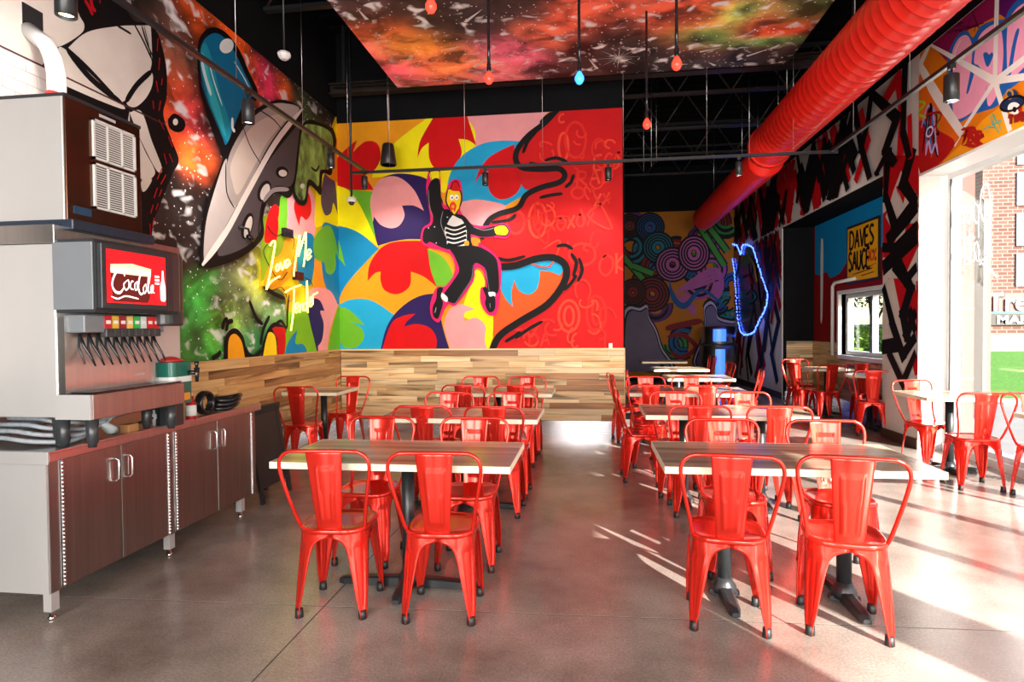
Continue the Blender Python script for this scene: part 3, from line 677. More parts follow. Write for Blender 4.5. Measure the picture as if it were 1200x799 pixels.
Lf([(385, 420), (395, 260), (440, 270), (480, 480), (520, 540), (520, 800, 1), (400, 800, 1), (370, 520)], ORG)
Lf([(430, 110), (490, 105), (545, 140, 1), (545, 480, 1), (515, 520), (455, 440), (430, 330)], BLU)
Lf([(388, 260), (388, 180), (430, 120), (470, 110), (498, 170), (520, 300, 1), (502, 250), (500, 330), (478, 362), (452, 350), (440, 300), (410, 290)], GRN)
Lf([(355, 480), (370, 440), (415, 430), (475, 450), (512, 520, 1), (480, 620), (462, 700), (455, 800, 1), (410, 800, 1)], PNK)
Lf([(348, 600), (352, 500), (385, 485), (420, 500), (443, 552, 1), (420, 555), (438, 620), (430, 700), (408, 735, 1), (412, 800, 1), (385, 800, 1)], NVY)
Lf([(225, 800, 1), (235, 640), (250, 560), (340, 540), (375, 650), (412, 800, 1)], '7fbf1f')
Lf([(235, 800, 1), (245, 735), (275, 680), (302, 650, 1), (290, 720), (330, 725), (350, 760), (352, 800, 1)], BLU)
Lf([(455, 800, 1), (470, 690), (510, 540), (545, 500, 1), (545, 800, 1)], GRN)
Lf([(190, 800, 1), (200, 690), (190, 650), (180, 640), (235, 620, 1), (240, 720), (225, 800, 1)], 'cc1014')
# ---------------- left wall galaxy ground (sprayed) in wall metres
def LU(px, py): return LEFT.uv(px, py)
def blob(px, py, ru, rv, rot, c, st=.9, wh=.3): u, v = LU(px, py); return (u, v, ru, rv, rot, c, st, wh)
OR, PK, GG, WHT = 'ee5a12', 'd8305e', '3fae3a', 'bdb8b4'
bl = [blob(215, 30, .5, .25, -30, '3a302c', .8, 1), blob(200, 75, .3, .35, 0, '8a5a48', .8, 1.3), blob(205, 130, .33, .35, 0, OR, .95, .9), blob(222, 150, .25, .3, 0, PK, .6, .9), blob(225, 180, .3, .2, 0, OR, .9, .4),
      blob(232, 25, .4, .2, -30, OR, .7, .7), blob(290, 75, .45, .25, -40, OR, .95, .8), blob(315, 105, .35, .25, -40, PK, .9, .9), blob(335, 115, .25, .2, -40, OR, .8, .7), blob(270, 45, .3, .15, -40, OR, .8, .7),
      blob(190, 240, .3, .35, 0, '1c1818', .8, 1.2), blob(215, 300, .35, .3, 30, '14100f', .8, .8),
      blob(355, 150, .4, .35, -60, '4a5a3a', .9, 1.1), blob(365, 190, .5, .4, 0, '56803a', .95, 1), blob(375, 215, .35, .25, 0, '3a8a5a', .8, .8),
      blob(232, 345, .3, .16, 30, GG, .95, .3), blob(218, 372, .3, .2, 0, '36b04a', .95, .3), blob(245, 400, .4, .25, 0, '3fae3a', .95, .7), blob(275, 375, .35, .2, 20, '8ac42a', .9, .6), blob(295, 350, .4, .4, 0, '8fa86a', .9, 1.1), blob(305, 320, .3, .3, 0, 'c8c820', .85, .6), blob(320, 375, .4, .3, 0, '6a9a5a', .95, 1.1), blob(300, 400, .4, .2, 0, '2f8a4a', .9, .9), blob(230, 395, .12, .12, 0, '0b0a0c', .8, 1.2)]
cloud_grid('mural_ground', LEFT, (2.9, YB-.002, 1.152, ZM), 210, 120, (.012, .009, .008, .35), bl, galaxy_mat('sprayed_galaxy', star=110, aniso=(1, 1, 1.5)), .0025, wl)
# second layer group: everything that sits in front of the coloured pattern
mg = Mural(LEFT, R_YB, .012)
# cover: galaxy slime edge over the coloured pattern is left open by drawing the pattern only inside its own outline
def G(pts, c, **k): mg.shape(pts, c, (0, 0, 1), **k)
def GLn(pts, wd, c=K, **k): mg.line(pts, wd, c, (0, 0, 1), **k)
# black mass round the pale cracked shapes
G([(-60, -60, 1), (125, -60, 1), (150, 18), (178, 30), (192, 70), (194, 110), (190, 135), (200, 165), (208, 188), (200, 205), (186, 240), (178, 262), (176, 290, 1), (100, 290, 1), (60, 120, 1), (-60, 60, 1)], K)
CR1 = 'd9d1c8'
for pts in ([(-60, -60, 1), (58, -60, 1), (58, 30), (54, 55), (49, 74), (42, 79), (30, 78), (-60, 40, 1)],
            [(61, -60, 1), (80, -60, 1), (88, 8), (97, 30), (90, 42), (66, 55), (57, 46)],
            [(78, 56, 1), (100, 38), (135, 31), (160, 30), (175, 30, 1), (176, 75), (166, 95), (141, 120), (130, 108), (100, 76)],
            [(66, 60), (73, 57), (92, 75), (117, 99), (145, 127), (120, 120), (71, 99, 1)],
            [(147, 117), (157, 98), (175, 85), (177, 98), (170, 114), (158, 125), (149, 124)],
            [(150, 132, 1), (164, 131), (176, 165), (188, 197), (182, 200), (165, 168), (157, 150)],
            [(158, 154, 1), (168, 177), (180, 203), (163, 209)], [(164, 212), (176, 210), (170, 222), (165, 224)], [(150, 130, 1), (150, 146), (148, 142)]):
    G(pts, CR1)
GLn([(135, 30), (142, 34), (152, 40)], .02); GLn([(155, 28), (166, 48), (176, 70)], .02); GLn([(164, 30), (170, 50), (177, 66)], .018); GLn([(75, 56), (104, 92), (142, 122)], .05); GLn([(112, 102), (120, 105), (124, 110)], .03); GLn([(145, 120), (158, 100), (176, 83)], .04)
for pts in ([(100, -20), (106, 8), (110, 12)], [(97, 0), (103, 10), (106, 18)], [(112, -20), (115, 4)], [(183, 45), (182, 60)], [(185, 68), (184, 82)], [(181, 95), (183, 108)], [(188, 92), (187, 100)], [(177, 118), (178, 128)], [(186, 118), (184, 130)], [(184, 140), (190, 152)], [(195, 160), (200, 172)], [(196, 180), (200, 190)], [(190, 180), (193, 192)], [(188, 196), (182, 210)], [(192, 205), (186, 216)], [(182, 220), (178, 232)], [(187, 222), (184, 230)], [(177, 240), (174, 250)], [(183, 238), (180, 246)], [(173, 262), (174, 275)], [(178, 255), (176, 266)]):
    GLn(pts, .03, 'b3101c')
for pts in ([(166, 30), (173, 60), (177, 80)],): GLn(pts, .01)
# eye-like black spot
G([(194, 140, 1), (202, 133), (214, 142), (213, 152), (205, 155), (196, 150)], K); mg.ell(203, 143, 3, 4, 'e8e8e8')
# blue dome
G([(229, 62), (233, 42), (246, 32), (262, 38), (278, 58), (290, 85), (300, 110), (290, 130), (262, 182), (254, 172), (240, 135), (231, 100)], K)
G([(232, 64), (236, 48), (248, 39), (260, 44), (272, 60), (284, 85), (294, 110), (280, 128), (264, 168), (258, 160), (244, 126), (234, 92)], '0a6f9a')
G([(233, 66), (238, 50), (246, 70), (256, 110), (268, 148), (264, 166), (255, 150), (242, 118)], '1793ac'); G([(233, 68), (238, 66), (245, 96), (256, 130), (262, 160), (246, 125)], '2fb4c4')
GLn([(234, 72), (238, 90), (245, 112)], .05, 'bfe6ea'); GLn([(243, 76), (249, 98), (258, 124)], .018, 'd8f0f2'); GLn([(233, 95), (242, 122), (256, 155)], .02, '0a4f74'); GLn([(272, 72), (284, 92), (292, 108)], .02, 'bfe6ea'); GLn([(270, 138), (270, 150), (273, 154)], .04, 'e8f6f6')
mg.ell(263, 54, 8, 9, 'e9f3f0', rot=.6)
# saucer
G([(231, 306), (234, 265), (240, 235), (254, 200), (268, 165), (286, 138), (308, 122), (330, 117), (349, 126), (352, 140), (347, 180), (342, 222), (335, 232), (322, 226), (312, 234), (306, 255), (306, 278), (286, 298), (262, 309), (240, 314)], K)
G([(236, 300), (238, 265), (246, 232), (262, 186), (264, 215), (270, 236), (276, 238), (258, 272), (240, 304)], 'b3a9a6')
G([(264, 190), (278, 158), (296, 136), (318, 123), (338, 122), (349, 128), (335, 140), (310, 175), (284, 228), (274, 240), (266, 230)], 'a39893')
G([(268, 192), (285, 158), (305, 140), (326, 134), (332, 140), (312, 165), (290, 205), (276, 228), (270, 215)], 'c3b4aa')
G([(312, 124), (330, 121), (348, 128), (333, 142), (328, 134)], 'bcb0ab')
G([(288, 226, 1), (316, 184), (350, 142, 1), (346, 178), (340, 216), (322, 218), (308, 228), (302, 250), (302, 272), (284, 290), (256, 300), (254, 290), (270, 262)], '514a4e')
GLn([(234, 311), (262, 272), (286, 228), (320, 168), (352, 128)], .07, 'e2dad4'); GLn([(262, 190), (263, 225), (272, 244)], .02); GLn([(282, 148), (290, 170), (303, 192)], .016); GLn([(300, 128), (318, 140), (328, 152)], .016)
for cx, cy, rx, ry, ro in ((329, 203, 5, 4, .2), (308, 225, 5, 10, .35), (288, 266, 4, 13, .25)):
    mg.ell(cx-1, cy-1, rx+2.4, ry+3, K, rot=ro); mg.ell(cx, cy, rx, ry, 'ded8d2', rot=ro)
GLn([(306, 236), (318, 223), (336, 222)], .05, '9b9094'); GLn([(300, 278), (302, 255), (308, 236)], .02)
# green drips hanging over the pattern
G([(341, 228), (344, 200), (350, 150), (362, 140, 1), (388, 150, 1), (392, 165), (388, 190), (386, 205), (376, 204), (374, 228), (367, 222), (360, 218), (357, 238), (349, 240)], K)
GAL2 = mat('sprayed_green_drips', '86b45e', .5, var=1.0, scale=7, stretch=(1, 1, .6))
G([(343, 222), (346, 200), (352, 152), (364, 146), (384, 154), (388, 170), (385, 185), (383, 198), (373, 200), (371, 218), (364, 212), (358, 212), (355, 232), (349, 234)], GAL2)
GLn([(362, 196), (368, 200), (372, 194)], .03); mg.ell(352, 218, 2.6, 3, 'd8e0d8')
# arches on the green slime
G([(259, 421, 1), (260, 398), (266, 387), (274, 385), (282, 394), (286, 410), (290, 417, 1), (283, 419, 1)], K); G([(264, 421, 1), (265, 398), (272, 391), (280, 400), (284, 419, 1)], 'fba81c')
G([(303, 418, 1), (306, 400), (311, 386), (318, 378), (326, 380), (333, 388), (322, 400), (320, 418, 1)], K)
G([(305, 419, 1), (309, 398), (313, 389), (320, 395), (322, 418, 1)], 'fdd81a'); G([(322, 417, 1), (322, 398), (316, 384), (324, 383), (332, 384, 1), (331, 414, 1)], 'd01418')
for pts in ([(284, 406), (288, 415), (296, 418), (304, 410)], [(257, 386), (260, 376), (264, 374)], [(262, 388), (264, 378), (270, 376)], [(302, 404), (306, 385), (313, 370)], [(245, 420), (252, 416), (255, 411)], [(289, 352), (297, 372), (305, 380)]): GLn(pts, .05)
GLn([(331, 350), (318, 344), (306, 336)], .05); GLn([(316, 384), (326, 376), (333, 384), (334, 366), (336, 345)], .04)
mb_.done('painted_mural', wb, 'bright scale-pattern mural with dancing rooster man and red graffiti field')
ml_.done('painted_scales', wl, 'bright coloured scale pattern near the corner'); mg.done('painted_mural', wl, 'painted flying saucer, cracked pale shapes and green slime')

# ---------------- far wall: coils in dark colours
mf = Mural(FAR, (.47, XR-.002, 0.12, ZM))
mf.fill_uv([(.47, .12), (XR, .12), (XR, ZM), (.47, ZM)], 'b26a12')
D4 = (720, 240, 4.2); rf = random.Random(4)
def coil(cx, cy, R, c, turns=4, sq=1.0, ro=0):
    for k in range(turns):
        q = R*(1-k/turns*.85); mf.ring(cx, cy, q+2, (q+2)*sq, .15 if k else .17, K, D4, rot=ro, seg=18); mf.ring(cx, cy, q, q*sq, .085, c, D4, rot=ro, seg=18)
cols = ['7a1418', '1b4f86', '2f7a3a', 'a04a86', '8a5a1a', '5a2a6a', '1d6a7a']
for k in range(34):
    cx, cy = rf.uniform(30, 590), rf.uniform(60, 760); c = rf.choice(cols); a = rf.uniform(0, 360); rr_ = rf.uniform(30, 80)
    for q, ww in ((1, .15), (.62, .12)): mf.ring(cx, cy, rr_*q, rr_*q*rf.uniform(.6, 1.4), ww, K, D4, a0=a, a1=a+250, seg=14); mf.ring(cx, cy, rr_*q, rr_*q, ww*.55, c, D4, a0=a, a1=a+250, seg=14)
for x0, y0, x1, y1 in ((420, 110, 540, 300), (450, 90, 555, 230), (40, 250, 160, 390), (90, 300, 190, 340), (500, 60, 430, 130)):
    mf.line([(x0, y0), (x1, y1)], .2, K, D4, taper=False, smooth=False); mf.line([(x0, y0), (x1, y1)], .13, '3f8a36', D4, taper=False, smooth=False)
coil(75, 105, 45, '6a2a2a'); coil(175, 110, 55, '1b4f86'); coil(215, 210, 62, '1d6a7a'); coil(185, 440, 70, '7a1e22'); coil(90, 430, 50, '7a1e22')
coil(285, 295, 70, 'a8568e'); coil(390, 240, 62, 'b25a92', 4, 1.2)
for k in range(4): mf.line([(300+k*18, 430-k*4), (430, 340+k*18), (505, 320+k*16), (530-k*14, 400), (500-k*8, 470)], .085, 'a8568e', D4); mf.line([(305+k*18, 440), (350+k*8, 500), (400, 545-k*18)], .07, 'a8568e', D4)
for k in range(3): mf.line([(270, 370+k*14), (290+k*8, 470), (350, 505-k*10), (430, 420), (540, 500)], .07, '1b4f86', D4)
mf.line([(250, 610), (330, 590), (430, 570)], .16, '7a1a1c', D4); mf.line([(260, 650), (330, 640), (400, 700), (330, 750), (270, 720)], .12, '7a1a1c', D4)
for pl in ([(20, 820, 1), (30, 560), (60, 490), (120, 495), (160, 480), (170, 540), (210, 610), (240, 700), (290, 770), (300, 820, 1)], [(430, 820, 1), (380, 770), (430, 640), (440, 560), (435, 490), (470, 460), (500, 490), (510, 540), (570, 560), (620, 560, 1), (620, 820, 1)]):
    mf.shape(pl, K, D4); cx = sum(p[0] for p in pl)/len(pl); cy = 700
    mf.shape([(cx+(p[0]-cx)*.93, 820+(p[1]-820)*.96)+tuple(p[2:]) for p in pl], 'b0a4c0', D4); mf.shape([(cx+(p[0]-cx)*.86, 820+(p[1]-820)*.92)+tuple(p[2:]) for p in pl], K, D4); mf.shape([(cx+(p[0]-cx)*.80, 820+(p[1]-820)*.90)+tuple(p[2:]) for p in pl], '6a5f78', D4)
mf.done('painted_mural', wfar, 'dark coiled graffiti mural in orange, pink, blue and green')

# ---------------- right wall: black and red zigzags on cream
rz = random.Random(21)
def zig(mu, y0, y1, z0, z1, n, wd, colr, seg=(.35, .9)):
    for k in range(n):
        y, z = rz.uniform(y0, y1), rz.uniform(z0, z1); s = rz.choice((-1, 1)); P = [Vector((y, z))]
        for q in range(rz.randint(3, 5)):
            L_ = rz.uniform(*seg); an = math.radians(rz.choice((55, 68, 112, 125))*s); s = s if rz.random() < .6 else -s
            P.append(P[-1]+Vector((L_*math.cos(an)*rz.choice((1, 1, -1)), L_*abs(math.sin(an))*(1 if P[-1].y < z1-.5 else -1))))
        for a, b in zip(P, P[1:]):
            d = (b-a).normalized()*wd*.4; mu.ribbon_uv(clip_seg([a-d, b+d], mu.rect), wd, colr, False)
def clip_seg(P, rect):
    a, b = P; u0, u1, v0, v1 = rect; t0, t1 = 0, 1; d = b-a
    for p, q in ((-d.x, a.x-u0), (d.x, u1-a.x), (-d.y, a.y-v0), (d.y, v1-a.y)):
        if abs(p) < 1e-9:
            if q < 0: return []
        else:
            r = q/p
            if p < 0: t0 = max(t0, r)
            else: t1 = min(t1, r)
    return [a+d*t0, a+d*t1] if t0 < t1 else []
RR = 'c4101a'
mr = Mural(RIGHT, (7.335, 8.168, .125, ZM+.05), .003, .0003)
def PR(px, py): return RIGHT.uv(px, py)
E4 = (900, 200, 3.33)
def Rp(pts, c, tf=E4): mr.shape(pts, c, tf, smooth=False)
for pts in ([(450, -60), (600, -60), (600, 120), (520, 0), (490, 80), (460, 180), (450, 180)], [(500, 60), (540, 60), (545, 120), (525, 150)], [(450, 160), (490, 240), (520, 330), (450, 340)], [(540, 210), (590, 200), (590, 290), (540, 400), (520, 370)], [(470, 420), (560, 420), (600, 520), (560, 620), (545, 700), (520, 740), (500, 640), (480, 540)], [(580, 430), (600, 430), (600, 700), (580, 640)], [(560, 730), (600, 720), (600, 790), (575, 800)]): Rp(pts, RR)
for pts in ([(448, 60), (470, 150), (448, 170)], [(510, 80), (530, 130), (545, 60), (560, 150), (520, 150)], [(490, 290), (520, 240), (500, 330)], [(448, 440), (490, 410), (520, 560), (545, 690), (530, 740), (500, 640)], [(448, 560), (480, 620), (500, 760), (448, 800)]): Rp(pts, 'd9d1c8')
for pts, wd in (([(470, -60), (455, 100), (500, 230), (590, 110)], .3), ([(560, -60), (530, 50), (590, 130), (540, 190), (480, 260)], .3), ([(440, 300), (500, 300), (590, 210)], .2), ([(440, 390), (600, 240)], .33), ([(500, 330), (560, 460), (530, 560), (545, 640), (590, 540)], .25), ([(590, 370), (540, 430), (500, 380)], .2), ([(455, 470), (490, 600), (530, 720), (590, 640), (560, 560)], .23), ([(440, 690), (500, 680)], .3), ([(480, 720), (530, 830), (580, 720)], .2)):
    P = [Vector(RIGHT.uv(E4[0]+a/E4[2], E4[1]+b/E4[2])) for a, b in pts]
    for a, b in zip(P, P[1:]):
        d = (b-a).normalized()*wd*.3; mr.ribbon_uv(clip_seg([a-d, b+d], mr.rect), wd*.62, K, False)
mr.done('painted_zigzags', wr, 'black and red zigzag strokes on cream pillar')
mh = Mural(RIGHT, (7.335, YF-.01, 3.33, ZM+.05), .003, .0002)
for n_, c, wd in ((16, RR, .22), (12, RR, .14), (13, K, .2), (10, K, .13)):
    zig(mh, 8.7, YF, 3.2, ZM, n_, wd, c, (.4, 1.0))
for pts, wd, c in (([(225, 420), (280, 330), (300, 480), (290, 640)], .16, RR), ([(120, 480), (150, 600), (100, 760)], .14, RR), ([(330, 500), (335, 730)], .1, RR), ([(60, 480), (20, 640), (60, 800)], .13, K), ([(95, 470), (120, 620), (165, 790)], .15, K), ([(170, 390), (275, 500), (225, 640), (320, 790)], .17, K), ([(165, 400), (150, 520), (120, 640)], .14, K), ([(312, 260), (302, 560), (340, 720)], .13, K), ([(240, 640), (190, 740), (150, 800)], .13, K)):
    P = [Vector(RIGHT.uv(980+a/3.632, b/3.632)) for a, b in pts]
    for a, b in zip(P, P[1:]):
        d = (b-a).normalized()*wd*.35; mh.ribbon_uv(clip_seg([a-d, b+d], mh.rect), wd, c, False)
mh.done('painted_zigzags', wr, 'black and red zigzag strokes on cream wall')
m2_ = Mural(RIGHT, (12.21, YF-.01, .125, 3.33), .003, .0002)
for n_, c, wd in ((11, 'a01218', .24), (12, K, .2), (10, '8a1016', .15), (7, K, .12)): zig(m2_, 12.2, YF, .1, 3.3, n_, wd, c, (.4, 1.1))
m2_.done('painted_zigzags', wr, 'dark red and black zigzag strokes on cream wall')
# ---------------- graffiti frieze above the window
mz = Mural(RIGHT, (2.2, 7.325, 3.125, ZM+.05), .003, .00025)
mz.fill_uv([(2.2, 3.12), (7.33, 3.12), (7.33, ZM+.05), (2.2, ZM+.05)], 'e07a12')
G7 = (980, 0, 3.632)
def Z(pts, c, **k): mz.shape(pts, c, G7, **k)
def ZL(pts, wd, c, **k): mz.line(pts, wd, c, G7, **k)
Z([(400, 180, 1), (640, -60, 1), (700, -60, 1), (700, 60), (560, 130), (490, 220), (470, 260)], '8e1450', smooth=False)
for k in range(14): ZL([(440+rz.uniform(0, 180), 130-rz.uniform(0, 130)), (470+rz.uniform(0, 170), 150-rz.uniform(0, 130))], .03, '3a0a26')
Z([(560, 590), (640, 500), (790, 420), (790, 640), (480, 740), (400, 745)], 'f0a018')
Z([(700, -60, 1), (900, -200, 1), (900, 200, 1), (700, 60, 1)], '5a1060', smooth=False)
BL2, PK2 = '1f5fb0', 'f2a3c0'
Z([(478, 330), (480, 230), (520, 150), (560, 130), (585, 160), (620, 110), (680, 85), (720, 80), (740, 40), (790, -10), (900, -60, 1), (900, 300, 1), (800, 340), (720, 400), (690, 450), (640, 470), (580, 490), (530, 520), (495, 500)], BL2)
Z([(495, 400), (492, 250), (520, 170), (560, 150), (582, 200), (575, 300), (560, 380), (575, 340), (600, 300), (640, 320), (635, 420), (590, 470), (530, 505), (505, 490)], PK2)
Z([(590, 260), (610, 160), (660, 110), (700, 110), (715, 200), (710, 300), (690, 400), (650, 450), (640, 330), (610, 280)], PK2)
Z([(735, 100), (760, 50), (800, 15), (900, -40, 1), (900, 180, 1), (790, 300), (740, 340), (730, 220)], PK2)
ZL([(560, 400), (575, 350), (590, 300)], .04, BL2); ZL([(740, 330), (760, 200), (780, 120)], .05, BL2); ZL([(505, 300), (510, 220), (535, 170)], .02, 'fbd9e4')
Z([(630, 232), (645, 222), (655, 232), (668, 222), (672, 240), (648, 285)], BL2)
WH2 = 'e9e4de'
for a, b, wd in (((345, 290), (530, 590), .2), ((405, 165), (680, 345), .075), ((680, 345), (450, 700), .06), ((690, -40), (680, 345), .06), ((680, 345), (745, 560), .06), ((680, 345), (830, 230), .06), ((680, 345), (860, 318), .06), ((345, 220), (360, 740), .05), ((340, 300), (400, 170), .16)):
    ZL([a, b], wd, WH2, smooth=False, taper=False)
Z([(345, 300, 1), (440, 460), (530, 585, 1), (455, 695, 1), (362, 735, 1)], 'e26a14', smooth=False); Z([(352, 520), (450, 560), (510, 610), (440, 700), (362, 735)], 'b81a1a')
for k in range(16): ZL([(365+rz.uniform(0, 70), 440+rz.uniform(0, 230)), (385+rz.uniform(0, 80), 430+rz.uniform(0, 240)), (370+rz.uniform(0, 60), 470+rz.uniform(0, 200))], .028, rz.choice([K, K, '7fae2a', 'a01018', 'c9a0e0', 'b8a0e8', '3f7fd0']))
mz.ring(404, 560, 12, 22, .02, 'dfe3ff', G7, rot=.4); ZL([(388, 660), (400, 600), (412, 650), (430, 610), (440, 660)], .03, 'd3b4ea'); ZL([(352, 430), (385, 440), (355, 480), (390, 500)], .03, 'a8c030')
for k in range(9): ZL([(530+rz.uniform(0, 90), 560+rz.uniform(-20, 60)), (560+rz.uniform(0, 80), 540+rz.uniform(0, 80)), (540+rz.uniform(0, 80), 620)], .03, 'b01c18')
for k in range(8): ZL([(630+rz.uniform(0, 80), 480+rz.uniform(0, 80)), (650+rz.uniform(0, 70), 500+rz.uniform(0, 70))], .03, '5fae9a')
ss, _w = strokes('TIRE', .12)
for st in ss: ZL([(742+p[0]*44, 530-p[1]*34-p[0]*12) for p in st], .035, '8a1a14', taper=False)
mz.ell(762, 440, 52, 26, '1b2a4a', G7, -.35); mz.ell(760, 405, 26, 26, '22355c', G7); mz.ring(750, 400, 14, 18, .02, 'b98a3a', G7); mz.ell(770, 460, 28, 26, 'efe9e2', G7); mz.ell(772, 465, 9, 12, K, G7); mz.ell(795, 462, 9, 16, 'b81c18', G7); mz.ring(762, 440, 54, 28, .02, K, G7, rot=-.35)
mz.done('painted_graffiti', wr, 'pink and blue bubble letter graffiti crossed by white bands')
# ---------------- alcove blue sky over red hills
AP = Plane('xr', 4.25)
ma = Mural(AP, (7.63, 12.09, 1.135, 3.31), .003, .0004)
holes = None
def alc(rect, c):
    ma.fill_uv([(rect[0], rect[2]), (rect[1], rect[2]), (rect[1], rect[3]), (rect[0], rect[3])], c)
for y0, y1, z0, z1 in ((10.9, 12.09, 1.135, 3.31), (7.63, 8.84, 1.135, 3.31), (8.84, 10.9, 2.015, 3.31)): alc((y0, y1, z0, z1), '8e1418')
ma.shape([(185, 60, 1), (185, 405, 1), (200, 408), (215, 400), (232, 398), (245, 418), (280, 400), (300, 370), (330, 330), (420, 300), (560, 290, 1), (560, 20, 1), (445, 100, 1)], '0f86c4', E4)
ma.shape([(207, 300), (213, 265), (217, 300), (215, 500), (212, 580), (206, 570)], 'e6dfdc', E4)
ma.done('painted_mural', al, 'flat blue sky above dark red hills')
sg = empty('sauce_sign', (4.2, 9.3, 2.5), 0, 'yellow hand lettered sign reading DAVES SAUCE on blue alcove wall', 'sign')
ms = Mural(Plane('xr', 4.225), (7.63, 12, 1.2, 3.3), .0005, .0003)
q4 = [Vector(AP.uv(900+a/3.33, 200+b/3.33)) for a, b in ((317, 385), (440, 372), (437, 158), (319, 218))]
u0s, u1s = q4[0].x, q4[2].x; v0s, v1s = 2.14, 3.0
def sgp(a, b): return Vector((u0s+(u1s-u0s)*a, v0s+(v1s-v0s)*b))
o = box('sign_board', (0, 0, 0, 0, 0, 0), BLACKM, sg) if False else None
m = MB(); y0, y1 = sorted((u0s, u1s)); m.box(.026, .048, y0-.04-9.3, y1+.04-9.3, v0s-.04-2.5, v1s+.04-2.5, BLACKM); m.build('sign_board', None, sg)
ms.fill_uv([sgp(.0, .0), sgp(1, 0), sgp(1, 1), sgp(0, 1)], 'f2b01a')
for tx, a0, b0, h, wd, c in (('DAVES', .08, .60, .33, .8, K), ('SAUCE', .05, .20, .34, .72, K), ('X%', .72, .3, .2, .25, 'd8401a')):
    ss, wt = strokes(tx)
    for st in ss: ms.ribbon_uv([sgp(a0+p.x/wt*wd, b0+p.y*h) for p in spline(st, False, 4)], .05 if c == K else .035, c, False)
ms.ribbon_uv([sgp(.2, .12), sgp(.85, .17)], .04, K); ms.ribbon_uv([sgp(.5, .07), sgp(.9, .1)], .03, K); ms.ribbon_uv([sgp(.7, .2), sgp(.95, .24)], .04, 'd8401a')
o = ms.mb.build('lettering'); o.parent = sg; o.location = (-4.2, -9.3, -2.5)

# ================================================================== CHAIRS
def se(phi, a, n=4.2):
    c, s = math.cos(phi), math.sin(phi); r = a/((abs(c)**n+abs(s)**n)**(1/n)); return r*c, r*s
def interp(x, T):
    for (x0, y0), (x1, y1) in zip(T, T[1:]):
        if x <= x1: return y0+(y1-y0)*max(0, (x-x0))/(x1-x0)
    return T[-1][1]
A_T = [(0, .200), (.2, .187), (.36, .174), (.43, .168), (.45, .166)]
G_T = [(0, .172), (.03, .170), (.10, .148), (.25, .112), (.33, .094), (.365, .078), (.385, .055), (.397, .03), (.404, 0), (.46, 0)]
ZS = [0.0, .03, .1, .17, .25, .31, .35, .37, .385, .395, .402, .405, .425, .436]
def leg_mb(k, rubber):
    sx, sy = ((1, 1), (-1, 1), (-1, -1), (1, -1))[k]
    m = MB(); nu, nv = len(ZS), 13
    def P(i, j, inner=0):
        z = ZS[i]; a = interp(z, A_T); gg = interp(z, G_T); wv = 1-gg/a; s = (j/(nv-1)*2-1)*wv
        phi = math.atan2(1, 1-s) if s > 0 else math.pi/2-math.atan2(1, 1+s)
        phi = (math.atan2(1, max(1-s, 0)) if s >= 0 else math.pi/2-math.atan2(1, max(1+s, 0)))
        x, y = se(phi, a-inner)
        t = abs(j/(nv-1)*2-1)
        if .05 < z < .38 and not inner and t < .42: q = 1-.055*min(1, (.38-z)/.06); x *= q; y *= q
        if t > .99 and z < .4: x *= 1.012; y *= 1.012
        return (sx*x, sy*y, z)
    zf = lambda i, j: P(i, j); th = lambda i, j: P(i, j, .005)
    m.grid(zf, nu, nv, None, th); o = m
    if sx*sy < 0: o.f = [f[::-1] for f in o.f]
    return o
def rubber_mb(k):
    sx, sy = ((1, 1), (-1, 1), (-1, -1), (1, -1))[k]; m = MB()
    x, y = se(math.pi/4, .187); m.lathe([(.017, 0), (.021, .004), (.019, .045), (.012, .046)], (sx*x*1.01, sy*y*1.01, -.001), 10); return m
def make_chair(rubber=True):
    t = empty('cafe_chair')
    m = MB(); N = 36; rings = [(0.25, .437), (.6, .437), (.86, .440), (.95, .4455), (1.0, .4445), (1.03, .436), (1.02, .424), (1.0, .418), (.97, .430), (.2, .430)]
    vs, fs = [], []
    for s, z in rings:
        for k in range(N):
            x, y = se(2*math.pi*k/N, .172*s, 3.6 if s > .5 else 2); vs.append((x, y, z))
    for i in range(len(rings)-1):
        for k in range(N): fs.append([i*N+k, i*N+(k+1) % N, (i+1)*N+(k+1) % N, (i+1)*N+k])
    fs.append(list(range(N))[::-1]); m.add(vs, fs, RED, True); m.build('seat', None, t)
    m = MB(); pts = [(-.162, -.09, .425), (-.170, -.125, .47), (-.186, -.165, .56), (-.206, -.195, .66), (-.221, -.214, .745), (-.221, -.222, .785), (-.207, -.227, .818), (-.178, -.230, .838), (-.13, -.232, .845)]
    P = [Vector(p) for p in pts]+[Vector((-p[0], p[1], p[2])) for p in pts[::-1]]
    Q = []
    for i in range(len(P)-1):
        p0, a, b, p3 = P[max(i-1, 0)], P[i], P[i+1], P[min(i+2, len(P)-1)]
        for k in range(3):
            u = k/3; Q.append(.5*((2*a)+(b-p0)*u+(2*p0-5*a+4*b-p3)*u*u+(3*a-p0-3*b+p3)*u**3))
    Q.append(P[-1]); m.tube(Q, .0092, 8, RED); m.build('back_frame', None, t)
    m = MB(); nu, nv = 34, 21
    def sl(i, j, th=0):
        v = i/(nu-1); u = j/(nv-1)*2-1; z = .43+v*(.842-.43); hw = .060+.030*v; y = -.158-.074*v**.85
        d = 0
        ru, rv = (abs(u)-.46)*hw, (abs(v-.47)-.33)*.41; q = max(ru, rv)
        if q < 0: d = .0045
        if abs(q) < .0045: d = .0085
        return (u*hw, y+.012*u*u-d-th*.0045, z)
    m.grid(lambda i, j: sl(i, j, 1), nu, nv, RED, lambda i, j: sl(i, j)); m.build('back_splat', None, t)
    for k in range(4):
        l = leg_mb(k, rubber).build('leg', RED, t)
        if rubber: rubber_mb(k).build('rubber_foot', RUBBER, l)
    return t
CH1 = make_chair(True); n_ch = 0; used_first = [False]
